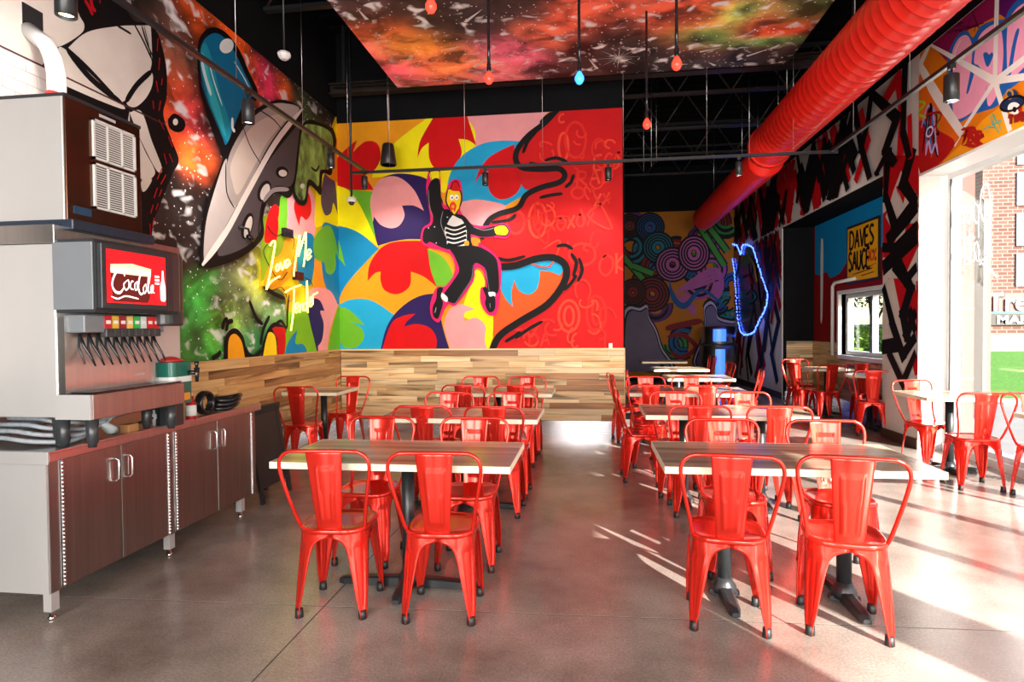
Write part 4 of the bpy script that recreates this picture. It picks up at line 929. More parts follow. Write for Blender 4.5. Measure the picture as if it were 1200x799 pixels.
def chair(x, y, rz, label, group):
    if not used_first[0]: o = CH1; used_first[0] = True
    else: o = copy_tree(CH1)
    o.location = (x, y, 0); o.rotation_euler = (0, 0, math.radians(rz)); return tag(o, label, 'chair', group)

# ================================================================== TABLES
TOPW = wood('butcher_block_top', '967e68', 'd4bc9f', .5, planks=.075, axis=0, rough=.22, per_object=False)
EDGEW = mat('maple_edge_band', 'efe3c8', .45, var=.06, scale=12)
def base(mb_len_x, mb_len_y, parent, x=0, y=0):
    """column on a low cross foot"""
    m = MB(); m.tube([(x, y, .055), (x, y, .70)], .036, 16, BLACKM); m.build('column', None, parent)
    m = MB(); m.box(x-.11, x+.11, y-.11, y+.11, .695, .717, BLACKM); m.build('top_plate', None, parent)
    m = MB(); m.lathe([(.062, .02), (.062, .055), (.048, .075), (.04, .10)], (x, y, 0), 16, BLACKM); m.build('hub', None, parent)
    for dx, dy, L_ in ((1, 0, mb_len_x), (-1, 0, mb_len_x), (0, 1, mb_len_y), (0, -1, mb_len_y)):
        m = MB(); nx, ny = -dy, dx; vs = []
        for r, hw, zt in ((.03, .034, .062), (L_*.6, .030, .052), (L_-.03, .028, .043), (L_, .018, .030)):
            for s, z in ((-1, .008), (-1, zt-.006), (-.6, zt), (.6, zt), (1, zt-.006), (1, .008)): vs.append((x+dx*r+nx*hw*s, y+dy*r+ny*hw*s, z))
        fs = [[i*6+j, i*6+(j+1) % 6, (i+1)*6+(j+1) % 6, (i+1)*6+j] for i in range(3) for j in range(6)]+[[5, 4, 3, 2, 1, 0], [18, 19, 20, 21, 22, 23]]
        m.add(vs, fs, BLACKM); f = m.build('foot', None, parent)
        m = MB(); m.lathe([(.016, 0), (.016, .012)], (x+dx*(L_-.03), y+dy*(L_-.03), 0), 8, RUBBER); m.build('glide', None, f)
def table(x0, x1, y0, y1, bases, label, group, rz=0, rnd_=False):
    cx, cy = (x0+x1)/2, (y0+y1)/2; t = empty('cafe_table', (cx, cy, 0), math.radians(rz), label, 'table', group); a, b = (x1-x0)/2, (y1-y0)/2
    m = MB()
    if rnd_: m.lathe([(a-.002, .718), (a, .720), (a, .750), (a-.002, .752)], (0, 0, 0), 40, TOPW, smooth=False)
    else: m.box(-a+.003, a-.003, -b+.003, b-.003, .720, .752, TOPW)
    m.build('tabletop', None, t)
    m = MB()
    if rnd_:
        vs = [(r*math.cos(2*math.pi*k/40), r*math.sin(2*math.pi*k/40), z) for r, z in ((a, .7185), (a+.004, .7185), (a+.004, .7515), (a, .7515)) for k in range(40)]
        m.add(vs, [[i*40+k, i*40+(k+1) % 40, ((i+1) % 4)*40+(k+1) % 40, ((i+1) % 4)*40+k] for i in range(4) for k in range(40)], EDGEW)
    else:
        for q in ((-a, a, -b, -b+.003), (-a, a, b-.003, b), (-a, -a+.003, -b+.003, b-.003), (a-.003, a, -b+.003, b-.003)): m.box(*q, .7185, .7525, EDGEW)
    m.build('edge_band', None, t)
    for (bx, by, lx, ly) in bases: base(lx, ly, t, bx-cx, by-cy)
    return t
GTL, GTR = 'four-seat tables in the left row', 'four-seat tables in the right row'
one = lambda cx, cy: [(cx, cy, .40, .24)]
two = lambda cx, cy: [(cx-.3, cy, .08, .27), (cx+.3, cy, .08, .27)]
table(-1.64, -.39, 2.87, 3.50, [(-1.005, 3.19, .40, .245)], 'butcher block table at the front of the left row, single black column', GTL)
table(-1.62, -.39, 4.37, 5.00, one(-1.0, 4.68), 'butcher block table, second from the camera in the left row', GTL)
table(-1.60, -.39, 6.08, 6.74, one(-1.0, 6.4), 'butcher block table at the back of the left row by the plank wall', GTL)
table(.355, 1.62, 2.95, 3.60, [(.70, 3.27, .075, .27), (1.30, 3.27, .075, .27)], 'large butcher block table at the front of the right row with two black columns', GTR)
table(.42, 1.68, 4.66, 5.30, two(1.05, 4.98), 'butcher block table, second from the camera in the right row', GTR)
table(.38, 1.62, 6.2, 6.85, two(1.0, 6.52), 'butcher block table, third from the camera in the right row', GTR)
for k, (y, nm) in enumerate(((7.95, 'fourth table of the right row, just past the end of the plank wall'), (9.65, 'fifth table of the right row, deep in the dark passage'), (11.8, 'farthest table of the right row near the blue-lit steel machine'))):
    table(1.0, 1.85, y, y+.66, one(1.42, y+.33), nm, GTR)
table(-3.33, -2.70, 6.10, 6.72, [(-2.99, 6.41, .24, .24)], 'small square table against the left plank wall under the mural', 'small two-seat tables')
table(3.08, 3.74, 5.95, 6.58, [(3.45, 6.27, .28, .28)], 'small square sunlit table beside the tall window', 'small two-seat tables')
table(3.2, 3.9, 4.35, 5.0, [(3.62, 4.7, .26, .26)], 'small table cut by the right edge of the photo beside the window', 'small two-seat tables')
table(3.42, 4.02, 9.75, 10.35, [(3.72, 10.05, .24, .24)], 'farther small table in the alcove with the window', 'alcove tables')
table(3.5, 4.1, 8.45, 9.05, [(3.8, 8.75, .24, .24)], 'nearer round-topped table in the alcove with the window', 'alcove tables', 0, True)

GL_, GR_ = 'red chairs around the left row of tables', 'red chairs around the right row of tables'
def four(xs, yn, yf, nm, grp, rots=(0, 0, 180, 180)):
    for i, s in enumerate(('left', 'right')):
        chair(xs[i], yn+.215, rots[i], '%s near-side red chair at the %s' % (s, nm), grp)
    for i, s in enumerate(('left', 'right')):
        chair(xs[i+2], yf-.215, rots[i+2], '%s far-side red chair facing the camera at the %s' % (s, nm), grp)
four((-1.295, -.745, -1.38, -.745), 2.735, 3.795, 'front-left table', GL_, (4, 3, 178, 181))
four((-1.265, -.705, -1.27, -.70), 4.375, 5.30, 'second table in the left row', GL_, (1, -2, 181, 179))
four((-1.30, -.755, -1.31, -.745), 6.02, 7.07, 'third table in the left row', GL_)
four((.655, 1.19, .825, 1.415), 2.80, 3.855, 'front-right table', GR_, (-6, -11, 183, 178))
four((.79, 1.365, .745, 1.345), 4.52, 5.46, 'second table in the right row', GR_, (2, -3, 178, 181))
four((.60, 1.15, .64, 1.16), 6.09, 7.12, 'third table in the right row', GR_)
GS = 'red chairs at the ends of tables'
chair(.47, 5.72, -88, 'red metal chair seen side-on between the second and third right-row tables', GS)
chair(.47, 7.62, -80, "red metal chair seen side-on behind the third right-row table's left end", GS)
chair(.72, 8.30, -95, 'red metal chair seen side-on at the left end of the fourth right-row table', GS)
chair(2.02, 8.28, 82, 'red metal chair seen side-on at the right end of the fourth right-row table', GS)
chair(2.02, 9.95, 95, 'red metal chair at the right end of the fifth right-row table', GS)
for i, yy in enumerate((11.6, 12.1)): chair(2.06+.1*i, yy, 90+8*i, ('nearer' if not i else 'farther')+' red chair at the right end of the farthest table in the passage', GS)
GW = 'red chairs at the left wall table'
chair(-3.02, 5.98, 8, 'dark red chair with its back to the camera at the small left wall table', GW)
chair(-2.93, 6.85, 176, 'dark red chair behind the small left wall table, close to the corner', GW)
GWi = 'red chairs beside the tall window'
chair(3.38, 6.50, 193, 'red chair behind the small sunlit window table, nearest the pillar', GWi)
chair(3.33, 5.72, -4, 'sunlit red chair with its back to the camera at the small window table', GWi)
chair(3.63, 5.28, 172, 'red chair cut by the right edge of the photo, facing the camera', GWi)
GA = 'dark red chairs in the alcove'
chair(3.52, 10.62, 184, 'dark red chair behind the farther alcove table', GA)
chair(3.50, 9.52, 8, 'red chair with pink sunlit back between the two alcove tables', GA)
chair(3.32, 9.9, -70, 'dark red chair at the passage side of the farther alcove table', GA)
chair(3.62, 8.28, -18, 'dark red chair on the near side of the nearer alcove table', GA)
chair(3.98, 9.28, 170, 'dark red chair behind the nearer alcove table below the window', GA)

# ================================================================== STEEL COUNTER AND MACHINES
CX = -2.64   # face plane
cb = empty('steel_cabinet', (CX, 3.4, 0), 0, 'long brushed steel cabinet with four doors and square legs', 'cabinet')
o_ = Vector((CX, 3.4, 0))
def cbx(name, b, mt, parent=cb, bev=0): return box(name, (b[0]-o_.x, b[1]-o_.x, b[2]-o_.y, b[3]-o_.y, b[4], b[5]), mt, parent, bev)
cbx('body', (XL+.03, CX-.012, 2.60, 4.42, .14, .795), STEEL_D); cbx('end_panel', (XL+.03, CX-.002, 2.585, 2.598, .14, .795), STEEL_W)
DY = [2.665, 3.045, 3.43, 3.56, 3.96, 4.35]
cbx('stile', (CX-.010, CX, 2.60, 2.66, .14, .795), STEEL_D); cbx('stile', (CX-.010, CX, 3.435, 3.495, .14, .795), STEEL_D); cbx('stile', (CX-.010, CX, 4.365, 4.42, .14, .795), STEEL_D)
for i, (a, b, hs) in enumerate(((2.668, 3.045, 1), (3.052, 3.430, -1), (3.500, 3.925, 1), (3.932, 4.36, -1))):
    d = cbx('door', (CX-.010, CX+.004, a, b, .145, .790), STEEL_D, cb, .002)
    hy = (b-.045) if hs > 0 else (a+.045); m = MB(); zz = .66; r = .005
    m.tube([(CX+.003-o_.x, hy-o_.y-hs*0, zz-.062), (CX+.022-o_.x, hy-o_.y, zz-.062), (CX+.034-o_.x, hy-o_.y, zz-.05), (CX+.034-o_.x, hy-o_.y, zz+.05), (CX+.022-o_.x, hy-o_.y, zz+.062), (CX+.003-o_.x, hy-o_.y, zz+.062)], r, 8, CHROME)
    m.box(CX+.004-o_.x, CX+.006-o_.x, hy-.012-o_.y-hs*.018, hy+.012-o_.y-hs*.018, zz-.05, zz+.05, STEEL); m.build('handle', None, d)
    hy2 = a if hs > 0 else b; m = MB()
    m.box(CX+.004-o_.x, CX+.0075-o_.x, hy2-.006-o_.y, hy2+.006-o_.y, .15, .785, CHROME)
    for k in range(32): m.tube([(CX+.008-o_.x, hy2-o_.y, .152+k*.0198), (CX+.008-o_.x, hy2-o_.y, .166+k*.0198)], .005, 6, CHROME)
    m.build('piano_hinge', None, d)
for (lx, ly) in ((CX-.05, 2.60), (CX-.05, 3.44), (CX-.05, 4.22), (XL+.1, 2.60), (XL+.1, 4.22)):
    l = cbx('leg', (lx-.0, lx+.045, ly, ly+.045, .045, .14), STEEL_W); m = MB(); m.lathe([(.016, 0), (.018, .012), (.010, .016), (.010, .046)], (lx+.022-o_.x, ly+.022-o_.y, 0), 12, CHROME); m.build('levelling_foot', None, l)
ct = empty('steel_countertop', (CX, 3.4, .8), 0, 'continuous steel countertop with upturned rim over the cabinet', 'countertop')
box('slab', (XL+.01-CX, .03, 2.572-3.4, 4.46-3.4, -.004, .036), STEEL, ct, .003); box('lit_end_face', (XL+.01-CX, .031, 2.564-3.4, 2.5715-3.4, -.014, .047), STEEL_W, ct, .001)  # end face overlaid in paler steel, its brightness put into the colour
m = MB(); m.box(XL+.005-CX, XL+.02-CX, 2.57-3.4, 4.46-3.4, .036, .14, STEEL); m.box(.0, .03, 2.57-3.4, 4.46-3.4, .036, .046, STEEL); m.box(XL+.02-CX, .0, 2.57-3.4, 2.6-3.4, .036, .046, STEEL_W); m.build('rim', None, ct)
CT = .836
# ice bin and dispenser body on legs
bn = empty('ice_bin', (-3.08, 2.95, 1.0), 0, 'tall white-lit steel ice bin standing on legs above the countertop', 'ice bin')
box('bin_body', (-.42, .44, -.29, .62, 0, .87), STEEL_W, bn, .006); box('top_rail', (-.42, .445, -.295, .62, .872, .965), STEEL, bn, .003)
for dx in (-.36, .36):
    for dy in (-.2, .5):
        m = MB(); m.lathe([(.018, CT-1.0), (.022, -.152), (.022, -.12), (.030, -.115), (.036, -.005), (.036, 0)], (dx, dy, 0), 12, DARKP); m.build('leg', None, bn)
        bn.children[-1].data.vertices[0].co
im = empty('ice_maker', (-3.08, 2.98, 1.97), 0, 'brown fronted steel ice maker with white louvre grilles on top of the bin', 'ice machine')
BRN = mat('bronze_steel_front', (.16, .075, .045), .22, .9, var=.15, scale=6, stretch=(1, 1, .05))
box('housing', (-.42, .435, -.25, .27, .0, .665), STEEL_W, im, .004); box('front_panel', (.436, .447, -.245, .265, .03, .655), BRN, im, .003)
box('base_tray', (-.1, .50, -.27, .30, -.024, .03), mat('dark_blue_plastic', (.02, .03, .05), .3, var=.1), im, .006); box('top_trim', (-.42, .45, -.252, .27, .655, .672), DARKP, im)
GRLM = mat('white_grille', (.72, .72, .70), .4, var=.03); SHD = mat('grille_back', (.05, .045, .04), .6, var=.1)
for z0, z1 in ((.385, .60), (.12, .365)):
    y0, y1 = -.085, .215; m = MB()
    for b in ((y0, y1, z0, z0+.012), (y0, y1, z1-.012, z1), (y0, y0+.012, z0, z1), (y1-.012, y1, z0, z1), (y0+.095, y0+.101, z0, z1), (y0+.198, y0+.204, z0, z1)): m.box(.447, .460, b[0], b[1], b[2], b[3], GRLM)
    gr = m.build('grille', None, im); m = MB(); m.box(.4475, .449, y0, y1, z0, z1, SHD); m.build('grille_back', None, gr)
    m = MB(); z = z0+.02
    while z < z1-.018: m.box(.449, .459, y0+.012, y1-.012, z, z+.0055, GRLM, Matrix.Rotation(.3, 3, 'Y')); z += .0125
    tag(m.build('louvre_slats', None, gr), kind='stuff')
box('control_switch', (.448, .452, -.21, -.10, .07, .11), mat('switch_blue', (.02, .06, .12), .3, var=.1), im)
m = MB(); text_mesh(m, 'SCOTSMAN', .02, lambda x, y, z: (.4495+z, x-.02, .632+y), mat('pale_print', (.6, .62, .65), .4, var=.02), extr=.0005) if False else m.box(.447, .4495, -.03, .08, .625, .64, mat('pale_print', (.5, .52, .55), .4, var=.02)); m.build('name_plate', None, im)
# fountain head
fd = empty('soda_fountain', (-2.66, 3.0, 1.0), 0, 'soda fountain with red lit cola display, eight valves and steel drip tray', 'drink dispenser')
def fbx(name, b, mt, parent=fd, bev=0): return box(name, (b[0]+2.66, b[1]+2.66, b[2]-3.0, b[3]-3.0, b[4]-1, b[5]-1), mt, parent, bev)
fbx('backplate', (-2.72, -2.60, 2.665, 3.28, 1.12, 1.50), STEEL); fbx('drip_tray', (-2.69, -2.45, 2.665, 3.34, .99, 1.118), STEEL_D, fd, .004); 
fbx('tray_end', (-2.65, -2.452, 2.652, 2.664, .992, 1.116), STEEL_W); fbx('tray_grille', (-2.60, -2.462, 2.68, 3.33, 1.119, 1.126), BLACKP)
for k, (dx, dy) in enumerate(((-2.65, 2.7), (-2.49, 2.7), (-2.65, 3.27), (-2.49, 3.27))):
    m = MB(); m.lathe([(.02, CT-1+.012), (.02, CT-1+.03), (.027, CT-1+.035), (.029, -.012)], (dx+2.66, dy-3, 0), 12, DARKP); m.build('leg', None, fd)
# head: rounded housing in plan, gently bowed front
m = MB(); prof = [(-2.645, 2.665), (-2.42, 2.665)]+[(-2.42+.02*math.sin(math.pi*k/10*.9), 2.665+.60*k/10) for k in range(1, 10)]+[(-2.42, 3.27), (-2.45, 3.33), (-2.52, 3.36), (-2.645, 3.36)]
n = len(prof); vs = [(x+2.66, y-3, z) for z in (.525, .545, .87, .89) for x, y in [((px+2.6)*(1 if z in (.545, .87) else .94)-2.6, py) for px, py in prof]]
m.add(vs, [[j*n+i, j*n+(i+1) % n, (j+1)*n+(i+1) % n, (j+1)*n+i] for j in range(3) for i in range(n)]+[list(range(n))[::-1], list(range(3*n, 4*n))], DARKP); hd = m.build('head', None, fd)
fbx('side_panel', (-2.648, -2.428, 2.655, 2.664, 1.54, 1.875), GREYP, fd, .003)
def fx(y): t = min(max((y-2.665)/.60, 0), 1); return -2.42+.055*math.sin(math.pi*t*.9)
def disp(u, v, off=.003): y = 2.70+u*.42; return (-2.394+off+2.66, y-3, .575+v*.27)
fbx('display_bezel', (-2.42, -2.394, 2.675, 3.145, 1.545, 1.87), DARKP, fd, .004)
m = MB(); m.rbox(-.06, .225, .17, .365, .46, .885, .06, 2, DARKP); bevel(m.build('head_cheek', None, fd), .012)
def lit(name, c, s): return mat(name, c, .3, emit=c, es=s, var=.02)
m = MB(); m.grid(lambda i, j: disp(i/11, j/3), 12, 4, lit('display_red', (.75, .008, .012), .9)); dsp = m.build('display_panel', None, fd); tag(dsp, 'lit red advertising panel with white script')
class DM:
    def __init__(s): s.mb, s.o = MB(), .0034
    def poly(s, P, c):
        s.o += .0003; t = tessellate_polygon([[Vector((p[0], p[1], 0)) for p in P]]); s.mb.add([disp(p[0], p[1], s.o) for p in P], t, c)
    def rib(s, P, wd, c):
        s.o += .0001; n = len(P); L_, R_ = [], []
        for i in range(n):
            d = (P[min(i+1, n-1)]-P[max(i-1, 0)]); d = Vector((d.x*.565, d.y*.27)).normalized(); q = Vector((-d.y/.565, d.x/.27)); e = min(i, n-1-i)/max(1, n-1); f = min(1, .5+e*3)
            L_.append(P[i]+q*wd*f/2); R_.append(P[i]-q*wd*f/2)
        s.mb.add([disp(p.x, p.y, s.o) for p in L_+R_], [[i, i+1, n+i+1, n+i] for i in range(n-1)], c)
dm = DM(); WHL = lit('display_white', (.9, .88, .85), 1.0); COLA = lit('display_cola', (.10, .008, .006), .6); FOAM = lit('display_foam', (.9, .55, .35), .9)
dm.poly([(.08, .12), (.1, .03), (.66, .03), (.70, .12), (.72, .66), (.66, .72), (.12, .72), (.06, .66)], COLA)
dm.poly([(.06, .56), (.72, .56), (.73, .72), (.4, .78), (.06, .72)], FOAM); dm.poly([(.06, .60), (.72, .60), (.72, .66), (.06, .66)], WHL)
for st, wd in (([(.30, .50), (.26, .60), (.16, .55), (.10, .34), (.14, .20), (.22, .18), (.28, .28)], .014), ([(.33, .42), (.28, .34), (.31, .24), (.36, .30), (.36, .42), (.33, .42)], .009), ([(.44, .42), (.40, .40), (.39, .28), (.44, .26)], .009), ([(.50, .42), (.46, .36), (.47, .25), (.52, .32), (.51, .42), (.50, .30), (.54, .26)], .009),
               ([(.08, .10), (.18, .06), (.30, .12), (.44, .10), (.52, .08)], .008)):
    dm.rib([Vector(p) for p in spline([(a*1.0-.02, b+.02) for a, b in st], False, 5)], wd, WHL)
for st, wd in (([(.66, .56), (.62, .64), (.55, .52), (.52, .30), (.56, .18), (.62, .22)], .013), ([(.64, .36), (.61, .30), (.63, .20), (.67, .28), (.66, .38), (.64, .36)], .009), ([(.69, .24), (.74, .52), (.72, .60), (.70, .40), (.71, .22), (.74, .24)], .009), ([(.79, .38), (.76, .34), (.76, .22), (.80, .28), (.80, .38), (.79, .26), (.83, .22)], .009)):
    dm.rib([Vector(p) for p in spline([(a*.92+.02, b+.02) for a, b in st], False, 5)], wd, WHL)
dm.poly([(.89, .12), (.91, .08), (.97, .08), (.985, .12), (.985, .38), (.96, .52), (.95, .72), (.925, .72), (.915, .52), (.885, .38)], WHL)
for k in range(3): dm.poly([(.79, .56-k*.07), (.87, .56-k*.07), (.87, .60-k*.07), (.79, .60-k*.07)], WHL)
dm.mb.build('display_print', None, dsp)
fbx('valve_bar', (-2.62, -2.50, 2.68, 3.24, 1.425, 1.515), GREYP, fd, .006)
VC = [((.55, .01, .02), 0), ((.75, .42, .03), 1), ((.35, .01, .03), 2), ((.80, .50, .10), 3), ((.02, .42, .06), 4), ((.62, .66, .68), 5), ((.65, .01, .01), 6), ((.62, .01, .01), 7)]
for (c, k) in VC:
    y = 2.80+k*.050
    v = fbx('valve', (-2.52, -2.485, y, y+.044, 1.40, 1.445), DARKP, fd, .003); fbx('flavour_card', (-2.499, -2.494, y+.002, y+.042, 1.446, 1.512), mat('flavour_card_%d' % k, c, .35, var=.05), v)
    fbx('card_print', (-2.4935, -2.493, y+.007, y+.037, 1.47, 1.488), mat('card_print', (.8, .78, .75), .4, var=.05), v)
for k in range(10):
    y = 2.70+k*.056; m = MB(); m.tube([(-2.55+2.66, y-3, .42), (-2.53+2.66, y-3+.004, .36), (-2.50+2.66, y-3+.016, .30), (-2.49+2.66, y-3+.03, .255)], [.008, .008, .006, .004], 6, BLACKP); m.tube([(-2.55+2.66, y-3, .42), (-2.545+2.66, y-3-.01, .35), (-2.50+2.66, y-3-.022, .27)], [.007, .006, .004], 6, DARKP); m.build('lever', None, fd)
m = MB(); text_mesh(m, 'LANCER', .022, lambda x, y, z: (.0625+z, x+.12, .175+y), mat('pale_print', (.5, .52, .55)), extr=.0004); m.build('plate_lettering', None, fd)
# things on the counter
it = empty('tea_urn', (-2.60, 3.43, CT), 0, 'dark green drink urn with black tap and white band', 'drink urn')
GRU = mat('green_urn', (.01, .12, .085), .3, var=.06); m = MB(); m.rbox(-.10, .075, -.09, .10, .14, .40, .03, 2, GRU); m.build('urn_body', None, it)
m = MB(); m.rbox(-.102, .077, -.092, .102, .275, .31, .03, 2, mat('label_white', (.75, .75, .72), .5, var=.03)); m.build('label_band', None, it)
m = MB(); m.tube([(.075, .05, .33), (.12, .07, .33)], .014, 10, BLACKP); m.tube([(.12, .07, .36), (.12, .07, .27)], [.018, .010], 10, BLACKP); m.tube([(.12, .07, .36), (.12, .07, .40)], [.008, .016], 8, BLACKP); m.build('tap', None, it)
m = MB(); m.lathe([(.07, .40), (.075, .41), (.03, .43), (.0, .435)], (-.012, .005, 0), 18, mat('urn_lid_red', (.4, .02, .02), .35, var=.05)); m.build('lid', None, it)
m = MB(); m.box(-.05, .03, -.05, .06, 0, .14, DARKP); m.build('stand', None, it); m = MB(); m.rbox(.0765, .079, .0, .06, .16, .205, .008, 0, mat('orange_sticker', (.75, .3, .03), .5, var=.1)); m.build('sticker', None, it)
bt = empty('sauce_bottle', (-2.64, 3.66, CT), 0, 'small red bottle with white label beside the soda fountain', 'bottle')
m = MB(); m.lathe([(.03, 0), (.033, .01), (.033, .11), (.016, .135), (.016, .16)], seg=16, mt=mat('red_bottle', (.35, .01, .012), .25, var=.05)); m.build('bottle_body', None, bt)
m = MB(); m.lathe([(.0336, .03), (.0336, .10)], seg=16, mt=mat('label_white', (.75, .75, .72))); m.build('label', None, bt); m = MB(); m.lathe([(.012, .16), (.012, .178), (.004, .182)], seg=12, mt=mat('label_white', (.75, .75, .72))); m.build('cap', None, bt)
for nm, y, sx, lb in (('cable_coil', 3.90, .05, 'upright loop of thick black hose at the far end of the counter'), ('cable_coil', 4.16, .09, 'flat bundle of black hose lying at the far end of the counter')):
    m = MB()
    for q in range(3):
        if sx < .06: pts = [(-2.72+.015*q, y+.07*math.cos(t), CT+.085+.07*math.sin(t)) for t in [2*math.pi*k/18 for k in range(18)]]
        else: pts = [(-2.74+.09*math.cos(t), y+.13*math.sin(t)+.02*q, CT+.03+.028*q+.012*math.sin(2*t)) for t in [2*math.pi*k/20 for k in range(20)]]
        m.tube(pts, .015, 7, BLACKP, True)
    tag(m.build(nm), lb, 'hose')
HOSE = mat('grey_braided_hose', (.30, .33, .36), .35, var=.2, scale=40); r3 = random.Random(6); hl = [('lowest', .835), ('middle', .87), ('top', .91)]
for k, nm in enumerate(('lowest loop of pale hose under the ice bin', 'middle loop of pale hose under the ice bin', 'highest loop of pale hose under the ice bin', 'pale hose curving under the drip tray', 'grey hose crossing behind the bin leg')):
    y0 = 2.72+k*.05; m = MB(); z = CT+.02+.026*k
    pts = [(-3.3+.1*k, y0+.3, z), (-3.2, y0+.05, z+.02), (-3.0+.02*k, y0-.02, z+.03), (-2.85, y0, z+.01), (-2.72+.02*k, y0+.08, z), (-2.74, y0+.22, z+.02), (-2.9, y0+.34, z+.03)]
    P = [Vector(p) for p in pts]; Q = []
    for i in range(len(P)-1):
        p0, a, b, p3 = P[max(i-1, 0)], P[i], P[i+1], P[min(i+2, len(P)-1)]
        for q in range(5): u = q/5; Q.append(.5*((2*a)+(b-p0)*u+(2*p0-5*a+4*b-p3)*u*u+(3*a-p0-3*b+p3)*u**3))
    m.tube(Q, .0125, 8, HOSE); tag(m.build('drain_hose'), nm, 'hose')
m = MB(); m.tube([(-2.70, 3.08, CT+.03), (-2.66, 3.0, CT+.05), (-2.67, 2.96, CT+.09), (-2.70, 3.05, CT+.125), (-2.73, 3.22, CT+.13)], .028, 10, mat('foam_insulation', (.42, .46, .46), .6, var=.1)); tag(m.build('insulated_pipe'), 'thick pale insulated pipe bent double under the soda fountain', 'pipe')
m = MB(); m.rbox(-2.72, -2.66, 3.14, 3.22, CT, CT+.05, .006, 2, mat('cardboard', (.45, .2, .07), .7, var=.1)); tag(bevel(m.build('cardboard_sleeve'), .002), 'small brown cardboard sleeve under the soda fountain', 'box')
vlv = empty('shutoff_valve', (-2.72, 3.42, CT), 0, 'small white plastic shutoff valve on black lines under the drip tray', 'valve')
m = MB(); m.lathe([(.01, 0), (.01, .04), (.016, .045), (.016, .07), (.008, .075), (.008, .1)], seg=12, mt=WHITEP); m.build('valve_body', None, vlv); m = MB(); m.tube([(0, -.2, .03), (0, -.02, .05), (0, .25, .04)], .008, 8, BLACKP); m.build('line', None, vlv)
# white curved drain/vent pipe above the ice maker
vp = empty('vent_pipe', (-3.2, 3.2, 2.64), 0, 'white curved vent elbow rising from the ice maker into black wall hole', 'pipe')
m = MB(); Q = [(.0, .22, 0), (.0, .22, .15), (-.02, .16, .28), (-.06, .10, .38), (-.16, .05, .46), (-.33, .02, .50)]
m.tube([(0, 0, .0), (0, .03, .12), (0, .07, .24), (-.02, .09, .36), (-.07, .12, .47), (-.15, .16, .58), (-.318, .20, .70)], .05, 16, WHITEP); m.build('elbow', None, vp)
m = MB(); m.tube([(0, .035, .14), (0, .065, .22)], .053, 16, mat('red_collar', (.5, .02, .02), .4, var=.05)); m.build('collar', None, vp)
box('wall_hole_cover', (-.328, -.312, .16, .30, .66, .86), BLACKM, vp)
# A-frame board behind the cabinet
af = empty('a_frame_board', (-2.78, 4.78, 0), 0, 'black wooden A-frame pavement board beside the cabinet end', 'sign board')
for s in (-1, 1):
    R_ = Matrix.Rotation(s*.16, 3, 'Y')
    for nm, b in (('side_rail', (-.012, .012, -.24, -.20, 0, .80)), ('side_rail', (-.012, .012, .20, .24, 0, .80)), ('chalk_panel', (-.006, .006, -.20, .20, .12, .76)), ('cross_rail', (-.011, .011, -.20, .20, .76, .80))):
        m = MB(); m.box(*b, RUBBER); m.v = [tuple(R_ @ (Vector(v)-Vector((0, 0, .80)))+Vector((s*.012, 0, .80))) for v in m.v]; zmin = .8-.8*math.cos(.16); m.v = [(v[0], v[1], v[2]-zmin) for v in m.v]; m.build(nm, None, af)
# steel machine with blue light in the passage
bm_ = empty('steel_urn_machine', (3.0, 14.6, 0), 0, 'steel machine glowing blue at the far end of the passage', 'machine')
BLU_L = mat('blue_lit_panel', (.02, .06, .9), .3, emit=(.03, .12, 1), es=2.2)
m = MB(); m.lathe([(.40, .05), (.42, .1), (.42, .98), (.40, 1.0)], seg=28, mt=STEEL_D); m.build('lower_drum', None, bm_); m = MB(); m.lathe([(.36, 1.0), (.38, 1.03), (.38, 1.40), (.34, 1.43)], seg=28, mt=STEEL); m.build('upper_drum', None, bm_)
m = MB(); m.lathe([(.385, .98), (.43, .985), (.43, 1.02), (.385, 1.025)], seg=28, mt=DARKP); m.build('rim', None, bm_)
m = MB(); m.grid(lambda i, j: (.385*math.sin(-.5+.75*i/9), -.385*math.cos(-.5+.75*i/9), 1.08+.28*j), 10, 2, BLU_L); m.build('light_strip', None, bm_); m = MB(); m.grid(lambda i, j: (.425*math.sin(-.35+.5*i/9), -.425*math.cos(-.35+.5*i/9), .3+.6*j), 10, 2, BLU_L); m.build('light_strip', None, bm_)
for k in range(4): m = MB(); a = math.pi/4+k*math.pi/2; m.tube([(.34*math.cos(a), .34*math.sin(a), 0), (.34*math.cos(a), .34*math.sin(a), .06)], .03, 8, DARKP); m.build('foot', None, bm_)

